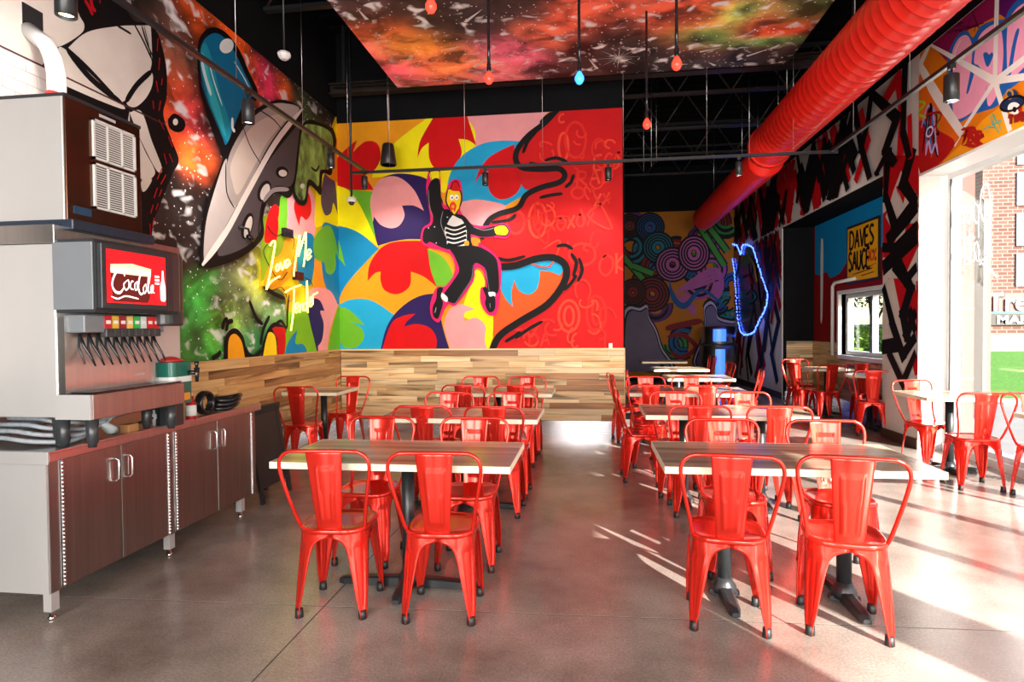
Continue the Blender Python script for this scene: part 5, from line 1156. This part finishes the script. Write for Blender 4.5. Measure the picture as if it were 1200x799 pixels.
# ================================================================== CEILING LEVEL
# sprayed galaxy panel hung under the roof
pz = 4.45; PX0, PX1, PY0, PY1 = -2.37, 2.27, 2.6, 7.30
cp = empty('ceiling_mural_panel', ((PX0+PX1)/2, (PY0+PY1)/2, pz), 0, 'large hung ceiling panel painted as orange and white galaxy', 'mural')
CP = Plane('z', pz)
class PL2:
    def to3(s, u, v, off=0): return (u-(PX0+PX1)/2, v-(PY0+PY1)/2, -off)
def cu(px, py): return CP.uv(px, py)
def cbl(px, py, ru, rv, rot, c, st=.95, wh=.5): u, v = cu(px, py); return (u, v, ru, rv, rot, c, st, wh)
bl = [cbl(430, 60, .45, .35, 0, 'f0607a', .95, .5), cbl(440, 35, .4, .3, 0, OR, .9, .3), cbl(490, 60, .5, .45, 0, 'ff9a3a', 1, .3), cbl(480, 85, .6, .4, 0, 'f05a78', .95, .5), cbl(540, 80, .5, .4, 0, 'ff8a48', 1, .5), cbl(580, 88, .4, .3, 0, 'f07a80', .9, .8),
      cbl(600, 62, .45, .3, 40, 'f5708a', .95, .6), cbl(640, 40, .4, .25, 45, 'ff7a5a', .95, .5), cbl(680, 22, .35, .3, 45, 'ff6a4a', .95, .5), cbl(710, 2, .4, .35, 40, 'ff7050', .9, .4), cbl(415, 10, .4, .5, 0, '4a3038', .8, 1.1),
      cbl(520, 20, .6, .5, 0, '241c1c', .8, 1.1), cbl(730, 50, .8, .8, 0, '2e2826', .8, 1.3), cbl(790, 70, .9, .35, 0, '2e2826', .8, 1.3), cbl(600, 15, .4, .3, 0, '2e2826', .8, 1.1),
      cbl(800, 15, .4, .4, 0, 'e0583a', .9, .9), cbl(850, 25, .45, .5, 0, 'e86a30', .95, .7), cbl(840, 42, .5, .25, 20, '3a7a3a', .9, .6), cbl(870, 15, .25, .3, 0, '8ab050', .9, .7), cbl(910, 30, .35, .35, 0, 'd0401c', .95, .5), cbl(940, 10, .35, .3, 0, '5a7a40', .7, 1.1), cbl(900, 48, .4, .12, 0, '4a8a4a', .8, .4),
      (-1.5, 4.2, .8, .7, 20, 'd8405a', .9, .5), (.4, 3.6, 1, .5, 10, 'ee6a28', .8, .6), (1.6, 4.0, .6, .6, 0, '3a7a3a', .8, .6)]
gp = cloud_grid('painted_galaxy', PL2(), (PX0, PX1, PY0, PY1), 170, 170, (.02, .017, .016, .9), bl, galaxy_mat('ceiling_galaxy', 2.9, star=95, aniso=(1, 1.3, 1)), .004, cp)
box('panel_board', (PX0-cp.location.x, PX1-cp.location.x, PY0-cp.location.y, PY1-cp.location.y, 0, .05), BLACKM, cp)
# painted starburst and comet streaks
ms2 = Mural(PL2(), (PX0, PX1, PY0, PY1), .006, .0001); ms2.p.uv = CP.uv
WS = 'ded8d4'
for k in range(16):
    a = k*math.pi/8; L_ = (.30, .17)[k % 2]; u, v = cu(725, 67); ms2.ribbon_uv([Vector((u, v)), Vector((u+L_*.5*math.cos(a), v+L_*.5*math.sin(a))), Vector((u+L_*math.cos(a), v+L_*math.sin(a)))], lambda t: .012*(1-t), WS)
for (x0, y0, x1, y1) in ((545, 25, 565, 10), (555, 78, 580, 60), (700, 80, 690, 68), (430, 22, 418, 8), (820, 60, 845, 55), (875, 65, 905, 55), (838, 76, 830, 72)):
    a, b = cu(x0, y0), cu(x1, y1); A2, B2 = Vector(a), Vector(b); ms2.ribbon_uv([A2, (A2+B2)/2, B2], lambda t: .035*(1-t)+.004, WS)
o = ms2.mb.build('painted_stars', None, cp)
for x in (PX0+.3, PX1-.3):
    for y in (3.2, 5.0, 6.9): m = MB(); m.tube([(x-cp.location.x, y-cp.location.y, .05), (x-cp.location.x, y-cp.location.y, ZC-pz-.05)], .008, 6, BLACKM); m.build('hanger_rod', None, cp)
# beam, conduits and bar joists
bmm = empty('ceiling_beam', (0, 7.85, 4.66), 0, 'dark painted steel beam crossing the room behind the galaxy panel', 'beam')
m = MB(); m.box(-3.5, 3.4, -.07, .07, .09, .105, BEAMM); m.box(-3.5, 3.4, -.006, .006, -.02, .09, BEAMM); m.box(-3.5, 3.4, -.07, .07, -.035, -.02, BEAMM); m.build('flange', None, bmm)
m = MB(); m.tube([(-3.4, -.13, .03), (3.0, -.13, .03)], .022, 10, BEAMM); m.build('conduit', None, bmm)
for x in (-3.3, 0.5, 3.2): m = MB(); m.box(x-.02, x+.02, -.02, .02, .1, ZC-4.66-.05, BLACKM); m.build('hanger', None, bmm)
for k, y in enumerate((6.2, 9.3, 10.9, 12.5, 14.1)):
    j = empty('roof_joist', (0, y, 5.2), 0, '%s black open-web roof joist under the deck' % ('nearest', 'second', 'third', 'fourth', 'farthest')[k], 'joist', 'open-web roof joists')
    x0, x1 = -3.5, 3.7
    m = MB(); m.box(x0, x1, -.04, .04, .30, .345, BLACKM); m.build('top_chord', None, j); m = MB(); m.box(x0, x1, -.04, .04, -.30, -.26, BEAMM if k == 1 else BLACKM); m.build('bottom_chord', None, j)
    for i in range(9):
        xa = x0+i*(x1-x0)/9; m = MB(); m.tube([(xa, 0, -.28), (xa+.4, 0, .32), (xa+.8, 0, -.28)], .014, 6, BEAMM); m.build('web', None, j)
# red spiral duct
dx, dz, r = 2.545, 3.976, .289
dt = empty('red_spiral_duct', (dx, 5, dz), 0, 'long bright red spiral duct running above the right wall', 'duct')
m = MB(); vs, fs = [], []; seg = 40; ys = []; y = -2.4
while y < 8.9:
    ys += [(y, r), (y+.108, r), (y+.113, r+.003), (y+.117, r+.003), (y+.122, r)]; y += .13
for yy, rr in ys:
    for k in range(seg):
        a = 2*math.pi*k/seg; vs.append((rr*math.cos(a), yy-5+.05*math.sin(a)*0+.13*k/seg, rr*math.sin(a)))
fs = [[i*seg+k, i*seg+(k+1) % seg, (i+1)*seg+(k+1) % seg, (i+1)*seg+k] for i in range(len(ys)-1) for k in range(seg-1)]
# the lap: last column joins the first one pitch further on
for i in range(len(ys)-1):
    if i+5 < len(ys)-1: fs.append([i*seg+seg-1, (i+5)*seg, (i+6)*seg, (i+1)*seg+seg-1])
m.add(vs, fs, RED_DUCT, True); m.build('spiral_pipe', None, dt)
m = MB(); m.lathe([(r+.01, 3.88), (r+.018, 3.90), (r+.018, 3.98), (r, 4.0), (.255, 4.12), (.25, 4.16)], (0, 0, 0), 40, RED_DUCT, 'y'); m.build('reducer', None, dt)
m = MB(); r2_ = .245; prof = []; y = 4.1
while y < 8.8: prof += [(r2_, y), (r2_, y+.105), (r2_+.005, y+.115), (r2_, y+.125)]; y += .13
m.lathe(prof, (.01, 0, -.13), 36, RED_DUCT, 'y'); m.build('narrow_pipe', None, dt)
for yy in (-3.2, -1, 1.2, 3.2, 5.5, 7.8): m = MB(); q = -.13 if yy > 4 else 0; m.tube([(0, yy, (r if yy < 4 else r2_)+q), (0, yy, ZC-dz-.045)], .006, 6, STEEL); m.build('hanger', None, dt)
# tracks
TZ = 3.40
def track(name_lb, a, b):
    a, b = Vector(a), Vector(b); c = (a+b)/2; e = empty('track_rail', c, 0, name_lb, 'track', 'black lighting tracks')
    d = (b-a); hx, hy = abs(d.x)/2+.0175*(abs(d.y) > 1), abs(d.y)/2+.0175*(abs(d.x) > 1)
    box('rail', (-hx, hx, -hy, hy, -.016, .016), BLACKM, e); n = 6 if d.length > 5.6 else 4
    for i in range(n):
        p = a-c+d*((i+.5)/n); m = MB(); m.tube([(p.x, p.y, .016), (p.x, p.y, (ZC if abs(c.x) > 2.6 or abs(c.y) > 7 else 5)-TZ-.06)], .0022, 5, STEEL); m.build('suspension_wire', None, e)
    return e
track('black track rail running along the left mural', (-2.77, .6, TZ), (-2.77, 7.22, TZ)); track('black track rail running along the right wall below the duct', (2.72, .6, TZ), (2.72, 7.20, TZ)); track('black track rail crossing in front of the big mural', (-2.95, 7.25, TZ), (2.80, 7.25, TZ))
def spot(x, y, aim, label, power, s=1.0, col=(1, .93, .85), blend=.7, ang=95):
    e = empty('track_spotlight', (x, y, TZ-.016), 0, label, 'spotlight', 'black track spotlights')
    m = MB(); m.box(-.02, .02, -.02, .02, -.03, 0, BLACKM); m.tube([(0, 0, -.03), (0, 0, -.07*s)], .008, 8, BLACKM); m.build('adapter', None, e)
    d = Vector(aim)-Vector((x, y, TZ-.1)); d.normalize(); q = d.to_track_quat('-Z', 'Y').to_matrix()
    tl = Matrix.Rotation(0, 3, 'X'); m = MB(); m.lathe([(.038*s, .075*s), (.04*s, .07*s), (.04*s, -.075*s), (.034*s, -.078*s), (.030*s, -.05*s)], (0, 0, -.13*s), 18, BLACKM); m.build('can', None, e)
    m = MB(); m.lathe([(.0, -.064*s), (.030*s, -.064*s)], (0, 0, -.13*s), 16, mat('lamp_lens', (.9, .85, .7), .3, emit=(1, .85, .6), es=3)); m.build('lens', None, e)
    if power:
        l = bpy.data.lights.new('spot', 'SPOT'); l.energy = power; l.spot_size = math.radians(ang); l.spot_blend = blend; l.shadow_soft_size = .06; l.color = col
        lo = bpy.data.objects.new('spot_lamp', l); COL.objects.link(lo); lo.location = (x, y, TZ-.26*s); lo.rotation_euler = d.to_track_quat('-Z', 'Y').to_euler()
spot(-2.77, 7.17, (-2.6, 8.1, 2.4), 'spotlight at the left end of the cross track', 30); spot(-1.26, 7.25, (-1.2, 8.1, 2.4), 'spotlight on the cross track above the dancing rooster', 38)
spot(.225, 7.25, (-.3, 8.1, 2.3), 'spotlight on the cross track over the red graffiti', 34); spot(1.72, 7.25, (3.6, 12.5, 2.2), 'spotlight on the cross track in front of the duct', 70)
spot(-2.77, 4.62, (-3.53, 5.6, 2.7), 'black spotlight on the left track beside the blue dome', 75, 1.25); spot(-2.77, 2.9, (-3.53, 3.6, 3.2), 'black spotlight at the top left on the left track', 30, 1.3)
spot(2.72, 4.95, (3.7, 5.5, 3.6), 'large black spotlight on the right track before the frieze', 60, 1.3)
spot(-2.77, 6.2, (-3.53, 7.0, 2.2), 'spotlight on the left track before the neon sign', 50)
# no down lights are built over the dining rows
# pendant bulbs
BR = mat('red_bulb_glass', (.9, .05, .03), .2, emit=(1, .03, .015), es=2.2); BB = mat('blue_bulb_glass', (.1, .5, .9), .2, emit=(.01, .22, 1), es=1.8); FIL = mat('glowing_filament', (1, .7, .3), .3, emit=(1, .6, .2), es=30)
def bulb(px, py, y, M_, label, top=pz-.005):
    p = onp(px, py, 1, y); e = empty('pendant_bulb', p, 0, label, 'pendant light', 'bare coloured pendant bulbs')
    m = MB(); m.lathe([(.004, -.062), (.022, -.052), (.037, -.026), (.037, -.004), (.022, .026), (.015, .04)], seg=16, mt=M_); m.build('bulb', None, e)
    m = MB(); m.lathe([(.016, .04), (.018, .05), (.018, .10), (.010, .12)], seg=14, mt=BLACKP); m.build('socket', None, e)
    m = MB(); m.tube([(0, 0, .11), (0, 0, .25), (0, 0, top-p.z)], [.014, .012, .011], 8, BLACKP); m.build('cord', None, e)
bulb(573, 90, 4.8, BR, 'red pendant bulb left of the blue one against galaxy panel'); bulb(679, 90, 4.8, BB, 'blue pendant bulb, the only blue one'); bulb(793, 73, 4.6, BR, 'red pendant bulb right of the blue one'); bulb(758, 144, 5.9, BR, 'lowest red pendant bulb, beside the right edge of the big mural'); bulb(505, 5, 3.9, BR, 'red pendant bulb at the top edge of the photo')
# hanging speaker, sensors
p = onp(455, 181, 1, 7.6); sp_ = empty('pendant_speaker', p, 0, 'black cone shaped pendant speaker before the orange mural', 'speaker')
m = MB(); m.lathe([(.100, -.14), (.108, -.13), (.075, .12), (.06, .14)], seg=24, mt=BLACKM); m.build('speaker_body', None, sp_); m = MB(); m.lathe([(.02, -.142), (.092, -.142)], seg=20, mt=mat('speaker_mesh', (.03, .03, .03), .6, bump=.4, scale=200)); m.build('speaker_mesh', None, sp_); m = MB(); m.tube([(0, 0, .14), (0, 0, ZC-p.z-.045)], .004, 6, STEEL); m.build('hanging_wire', None, sp_)
p = onp(412, 236, 1, 7.5); cm = empty('ceiling_camera', p, 0, 'white dome camera on a black pole left of the big mural', 'camera')
m = MB(); m.lathe([(.055, -.01), (.06, 0), (.06, .045), (.03, .055)], seg=20, mt=WHITEP); m.build('housing', None, cm); m = MB(); m.lathe([(.0, -.05), (.025, -.045), (.042, -.01)], seg=18, mt=BLACKP); m.build('dome', None, cm); m = MB(); m.tube([(0, 0, .05), (0, 0, ZC-p.z-.045)], .016, 8, BLACKM); m.build('pole', None, cm)
p = onp(333, 64, 1, 5.2); wf = empty('wireless_sensor', p, 0, 'small white octagonal device hanging above the left mural', 'sensor')
m = MB(); m.lathe([(.03, -.045), (.055, -.02), (.062, .0), (.05, .02), (.02, .03)], seg=8, mt=WHITEP, smooth=False); m.build('housing', None, wf); m = MB(); m.tube([(0, 0, .03), (0, 0, ZC-p.z-.045)], .008, 8, BLACKM); m.build('rod', None, wf)
# loose sprinkler/cable drops in the passage
for k, (px, y) in enumerate(((763, 9.2), (769, 9.6), (878, 8.8), (912, 8.8), (754, 10.5), (888, 10.5))):
    p0 = onp(px, 105, 1, y); z1 = onp(px, (195, 190, 188, 175, 200, 185)[k], 1, y).z; m = MB(); m.tube([(p0.x, y, z1), (p0.x, y, ZC-.045)], .005, 6, STEEL); tag(m.build('hanging_rod'), 'thin steel rod hanging in the dark passage, %s' % ('leftmost bright one', 'second from the left', 'in front of the duct end', 'right of the duct end', 'beside the mural edge', 'far one before the duct')[k], 'rod', 'thin hanging rods')

# ================================================================== NEON
NEO = mat('neon_yellow_tube', (1, .9, .2), .3, emit=(1, .86, .16), es=2.4)
ne = empty('neon_sign', (XL+.06, 6.6, 2.0), 0, 'yellow neon script sign reading Love Me Tender', 'neon sign')
def npt(p, off=.06): u, v = LEFT.uv(280+p[0]/4.44, 240+p[1]/4.44); return Vector((off-.06, u-6.6, v-2.0))
NE = [[(135, 212), (150, 190), (162, 200), (148, 290), (135, 360), (116, 440)], [(116, 440), (140, 400), (186, 372)], [(175, 310), (166, 325), (170, 345), (182, 335), (182, 314), (175, 310)], [(190, 300), (200, 338), (215, 290)], [(216, 320), (238, 300), (230, 285), (216, 302), (220, 328), (242, 305)],
      [(262, 372), (262, 345), (286, 180), (292, 168), (290, 230), (284, 265)], [(284, 268), (318, 158), (325, 155), (322, 240), (312, 322)], [(330, 272), (350, 246), (342, 232), (330, 250), (332, 286), (352, 268)],
      [(216, 455), (255, 432), (298, 418)], [(262, 440), (258, 560), (245, 655)], [(270, 545), (286, 522), (280, 510), (268, 526), (272, 560), (290, 546)], [(292, 560), (295, 522), (306, 515), (309, 552)], [(326, 512), (314, 515), (312, 545), (328, 535), (330, 396), (335, 562)], [(344, 512), (360, 490), (352, 480), (342, 500), (348, 530), (362, 512)], [(360, 520), (362, 472), (372, 465), (386, 456)]]
for st in NE: m = MB(); m.tube([npt(p) for p in spline(st, False, 5)], .0095, 8, NEO); m.build('neon_stroke', None, ne)
for a in ((243, 148), (300, 372)):
    p = npt(a, .03); m = MB(); m.rbox(p.x-.03, p.x+.02, p.y-.11, p.y+.09, p.z-.05, p.z+.05, .012, 0, BLACKP); m.build('driver_box', None, ne)
for st in ([(140, 205), (120, 240), (140, 300), (200, 390), (245, 350)], [(225, 145), (190, 160), (160, 140), (140, 110)], [(262, 160), (280, 180), (275, 230)], [(320, 375), (360, 390), (375, 420)], [(118, 430), (150, 450), (215, 430), (240, 480)]):
    m = MB(); m.tube([npt(p, .02) for p in spline(st, False, 5)], .005, 6, BLACKP); m.build('cable', None, ne)
for a in ((150, 215), (120, 425), (265, 350), (318, 200), (258, 500), (332, 430)): p = npt(a); m = MB(); m.tube([(p.x, p.y, p.z), (p.x-.055, p.y, p.z)], .006, 6, STEEL); m.build('standoff', None, ne)
# blue LED rope sign shaped like a head, on the right wall
LED = mat('blue_led', (.1, .2, 1), .3, emit=(.05, .12, 1), es=5)
ls = empty('blue_led_sign', (XR-.06, 13.5, 2.2), 0, 'black cut-out wall sign outlined in blue LED rope on the far right wall', 'neon sign')
out = [(858, 290), (866, 288), (871, 298), (874, 288), (884, 290), (890, 304), (896, 325), (903, 345), (900, 362), (893, 376), (886, 390), (874, 392), (868, 378), (866, 350), (864, 325), (862, 308)]
def lp(px, py, off): u, v = RIGHT.uv(px, py); return Vector((-off+.06, u-13.5, v-2.2))
op = spline(out, True, 4); m = MB(); P = [lp(p[0], p[1], .03) for p in op]; t = tessellate_polygon([[Vector((p.y, p.z, 0)) for p in P]]); n = len(P)
m.add(P+[p+Vector((.02, 0, 0)) for p in P], [list(f) for f in t]+[[n+i for i in f[::-1]] for f in t]+[[i, n+i, n+(i+1) % n, (i+1) % n] for i in range(n)], BLACKP); m.build('backing_board', None, ls)
for i, p in enumerate([lp(p[0], p[1], .06) for p in spline(out, True, 9)]):
    m = MB()
    j = Vector((rnd.uniform(-.01, .01), rnd.uniform(-.03, .03), rnd.uniform(-.012, .012))); m.tube([p+j, p+j+Vector((0, .02, .03))], .013, 5, LED); m.build('led', None, ls)
for c_, st in (('1a5f6a', [(876, 345), (882, 340), (888, 348), (880, 356)]), ('7a1a1a', [(872, 325), (880, 322), (884, 332)]), ('8a6a1a', [(880, 300), (886, 310), (890, 330)])):
    m = MB(); m.tube([lp(p[0], p[1], .055) for p in spline(st, False, 4)], .02, 6, paint(c_)); m.build('neon_stroke', None, ls)
l = bpy.data.lights.new('led_glow', 'POINT'); l.energy = 1.6; l.color = (.05, .12, 1); l.shadow_soft_size = .2; lo = bpy.data.objects.new('led_glow', l); COL.objects.link(lo); lo.location = (XR-.4, 13.2, 2.3)
# small items on walls
tag(box('wall_outlet', (.245, .295, YB-.052, YB-.034, 1.15, 1.215), WHITEP), 'small white box on top of the plank wall near its right end', 'outlet')
cf = empty('wall_camera', (-3.47, 5.65, 2.42), 0, 'small black camera bracket on the painted saucer', 'camera')
m = MB(); m.tube([(-.055, 0, .05), (-.01, 0, .05)], .022, 10, BLACKM); m.build('mount', None, cf); m = MB(); m.tube([(-.01, -.02, .05), (.03, .05, .04), (.02, .10, -.03)], .012, 8, BLACKM); m.build('arm', None, cf)
m = MB(); m.tube([(.02, .06, -.03), (.03, .14, -.06)], .025, 12, BLACKP); m.build('camera_head', None, cf)

# ================================================================== OUTSIDE
GRS = mat('lawn_grass', (.05, .16, .012), .9, var=.5, scale=25); PAV = mat('pale_paving', (.2, .2, .2), .8, var=.08, scale=3); ASP = mat('asphalt', (.10, .10, .11), .9, var=.2, scale=30); KRB = mat('kerb_concrete', (.5, .5, .48), .8, var=.1)
struct(box('pavement', (4.2, 9.0, -12, 9.5, -.12, -.02), PAV)); struct(box('parking_lot', (9.0, 60, -20, 60, -.16, -.06), ASP)); struct(box('pavement_rear', (4.46, 9.0, 9.5, 30, -.12, -.021), PAV))
m = MB(); m.add([(7.5, 12, -.02), (40, 12, -.02), (40, 17, .72), (7.5, 17, .72), (40, 17, -.2), (7.5, 17, -.2), (7.5, 12, -.2), (40, 12, -.2)], [(0, 1, 2, 3), (3, 2, 4, 5), (0, 3, 5, 6), (1, 7, 4, 2), (6, 7, 1, 0)], GRS); struct(m.build('lawn_bank'), 'sunlit green grass bank below the brick building')
struct(box('kerb', (7.4, 30, 11.8, 12, -.05, .06), KRB))
BRK = bpy.data.materials.new('red_brickwork'); BRK.use_nodes = True; n_ = BRK.node_tree.nodes; L_ = BRK.node_tree.links
bt_ = n_.new('ShaderNodeTexBrick'); tc = n_.new('ShaderNodeTexCoord'); mp = n_.new('ShaderNodeMapping'); mp.inputs['Rotation'].default_value = (math.radians(90), 0, 0); L_.new(tc.outputs['Object'], mp.inputs[0]); L_.new(mp.outputs[0], bt_.inputs[0])
bt_.inputs['Scale'].default_value = 1; bt_.inputs['Brick Width'].default_value = .235; bt_.inputs['Row Height'].default_value = .095; bt_.inputs['Mortar Size'].default_value = .009
bt_.inputs['Color1'].default_value = (.085, .03, .02, 1); bt_.inputs['Color2'].default_value = (.13, .055, .04, 1); bt_.inputs['Mortar'].default_value = (.2, .165, .145, 1); L_.new(bt_.outputs[0], n_['Principled BSDF'].inputs['Base Color']); n_['Principled BSDF'].inputs['Roughness'].default_value = .85
bd = empty('brick_building', (14, 18, .7), 0, 'red brick building across the lawn with a shop sign', 'building')
bx0 = onp(1150, 400, 1, 17.2).x
box('wall', (bx0-14, 8, -.8, 4, .45, 9), BRK, bd); box('base_band', (bx0-14-.02, 8.02, -.86, 4, 0, .45), mat('cream_stone', (.26, .24, .22), .8, var=.05), bd)
wx = onp(1190, 300, 1, 17.2).x
for k in range(6):
    box('window_strip', (wx-14, wx-14+1.4, -.84, -.79, 1.7+k*1.05, 1.7+k*1.05+.85), mat('pale_window', (.22, .25, .3), .15, var=.1), bd)
sgx = onp(1157, 362, 1, 16.9).x
sgn = empty('shop_sign', (sgx+1.2, 17.15, 2.0), 0, 'black and pink projecting shop sign starting Tre on the brick building', 'sign')
zt, zb = onp(1175, 343, 1, 17).z, onp(1175, 381, 1, 17).z; h = zt-zb
box('sign_board', (-1.2, 2.2, .0, .05, zb-2.0, zt-2.0), mat('sign_pink', (.26, .08, .075), .6, var=.04), sgn); m = MB(); m.box(-1.2, 2.2, -.02, .0, zb-2, zb-2+h*.36, BLACKM); m.box(-1.24, -1.14, -.04, .02, zb-2.05, zt-1.95, BLACKM); m.build('lower_panel', None, sgn)
m = MB(); text_mesh(m, 'Tre', h*.78, lambda x, y, z: (-1.05+x, -.028+z*.2, zb-2+h*.44+y), BLACKM, bold=.03); m.build('letter_shadow', None, sgn); m = MB(); text_mesh(m, 'Tre', h*.78, lambda x, y, z: (-1.08+x, -.05+z*.2, zb-2+h*.46+y), WHITEP, bold=.008); m.build('lettering', None, sgn)
m = MB(); text_mesh(m, 'MAR', h*.36, lambda x, y, z: (-.85+x*1.25, -.045+z*.2, zb-2+h*.05+y), WHITEP, bold=.008); m.build('lettering', None, sgn); box('teal_line', (-1.05, 2.1, -.04, -.022, zb-2+h*.36, zb-2+h*.42), mat('teal_paint', (.02, .4, .38), .5, var=.03), sgn)
# outside pier seen through the glass next to the return
p0, p1 = 4.16, 4.33
pr_ = empty('outside_pier', ((p0+p1)/2, 7.50, 0), 0, 'salmon rendered pier outside the tall window', 'pillar'); box('shaft', (-(p1-p0)/2, (p1-p0)/2, -.08, .115, -.02, 3.31), mat('salmon_render', (.20, .036, .028), .8, var=.05), pr_)
for z in (.8, 1.6, 2.4): box('joint_band', (-(p1-p0)/2-.004, (p1-p0)/2+.004, -.084, .115, z, z+.012), mat('salmon_joint', (.35, .15, .13), .8, var=.05), pr_)
q0, q1 = onp(1142, 400, 1, 10.0).x, onp(1151, 400, 1, 10.0).x
tag(box('grey_post', (q0, q1, 9.8, 10.4, -.02, 3.3), mat('grey_post_paint', (.10, .10, .088), .7, var=.05)), 'pale grey post outside the window behind the salmon pier', 'post')
# handwriting on the glass, to be read from outside
gw = empty('window_lettering', (XW-.03, 6.3, 2.2), 0, 'white handwritten Open Later on the tall window glass, mirrored from inside', 'lettering')
Pw = Plane('xr', XW-.008)
for txt, (ax, ay), (bx, by), hpx in (('Open', (1160, 262), (1122, 262), .42), ('Later', (1160, 300), (1117, 318), .42)):
    ss, wt = strokes(txt, .06); a, b = Vector(Pw.uv(ax, ay)), Vector(Pw.uv(bx, by)); d = (b-a)/wt; m = MB()
    for st in ss:
        pts = [a+d*p.x+Vector((0, p.y*hpx)) for p in spline(st, False, 5)]
        m.tube([(.022, q.x-6.3, q.y-2.2) for q in pts], .0055, 5, mat('white_marker', (.85, .85, .85), .6, var=.02))
    m.build('script', None, gw)
a, b = Vector(Pw.uv(1158, 305)), Vector(Pw.uv(1168, 325)); m = MB(); m.tube([(.022, q.x-6.3, q.y-2.2) for q in (a, Vector(Pw.uv(1145, 303)), b)], .006, 5, MATS['white_marker']); m.build('underline', None, gw)
# shrubs and tree outside the alcove window
LEAF = mat('bright_leaves', (.12, .26, .015), .7, var=.5, scale=6); LEAFD = mat('dark_leaves', (.03, .10, .02), .7, var=.5, scale=6); BARK = mat('bark', (.06, .04, .03), .9, var=.3)
def foliage(name, c, R_, n, M_, parent):
    r5 = random.Random(len(name)+n); m = MB()
    for k in range(n):
        th, ph = r5.uniform(0, 6.28), math.acos(r5.uniform(-1, 1)); q = r5.uniform(.55, 1)
        p = Vector((R_[0]*q*math.sin(ph)*math.cos(th), R_[1]*q*math.sin(ph)*math.sin(th), R_[2]*q*math.cos(ph)))+Vector(c); s = r5.uniform(.05, .10)
        a, b = Vector((r5.gauss(0, 1), r5.gauss(0, 1), r5.gauss(0, 1))).normalized()*s, Vector((r5.gauss(0, 1), r5.gauss(0, 1), r5.gauss(0, 1))).normalized()*s*.6
        m.add([p-a, p+b, p+a, p-b], [(0, 1, 2, 3)], M_)
    return tag(m.build(name, None, parent), kind='stuff')
for i, (x, y, lb) in enumerate(((8.6, 20.5, 'bright green clipped shrub seen through the alcove window, nearer'), (10.4, 24, 'bright green shrub seen through the alcove window, farther'))):
    e = empty('garden_shrub', (x, y, -.02), 0, lb, 'shrub', 'shrubs outside'); foliage('foliage', (0, 0, .75), (1.3, .8, .7), 2600, LEAF, e); m = MB(); m.tube([(0, 0, 0), (0, 0, .7)], .05, 6, BARK); m.build('stem', None, e)
e = empty('garden_tree', (12.2, 28, -.02), 0, 'dark green tree behind the shrubs outside the alcove window', 'tree'); m = MB(); m.tube([(0, 0, 0), (.1, 0, 1.6), (-.1, 0, 3)], [.16, .12, .08], 8, BARK); m.tube([(.08, 0, 1.3), (.7, 0, 2.6)], [.07, .04], 6, BARK); m.build('trunk', None, e); foliage('crown', (0, 0, 3.8), (2.4, 1.6, 1.7), 5200, LEAFD, e)
m = MB(); m.add([(4.6, 13, 0), (30, 13, 0), (30, 45, .1), (4.6, 45, .1)], [(0, 1, 2, 3)], GRS); struct(m.build('rear_lawn'))
vh = empty('parked_car', (11.9, 26.7, 0), .2, 'pale blue parked car half hidden behind the shrubs', 'car')
CARM = mat('pale_blue_car', (.35, .5, .65), .25, var=.03, coat=.5); m = MB(); m.rbox(-2.1, 2.1, -.85, .85, .35, .95, .15, 1, CARM); m.build('body', None, vh); m = MB(); m.rbox(-1.2, 1.1, -.75, .75, .9, 1.45, .22, 1, CARM); m.build('cabin', None, vh); m = MB(); m.rbox(-1.05, .95, -.76, .76, 1.0, 1.35, .15, 1, BLACKP); m.build('side_glass', None, vh)
for x in (-1.3, 1.3):
    for y in (-.8, .8): m = MB(); m.lathe([(.31, -.09), (.33, 0), (.31, .09)], (x, y, .41), 18, RUBBER, 'y'); m.build('wheel', None, vh)
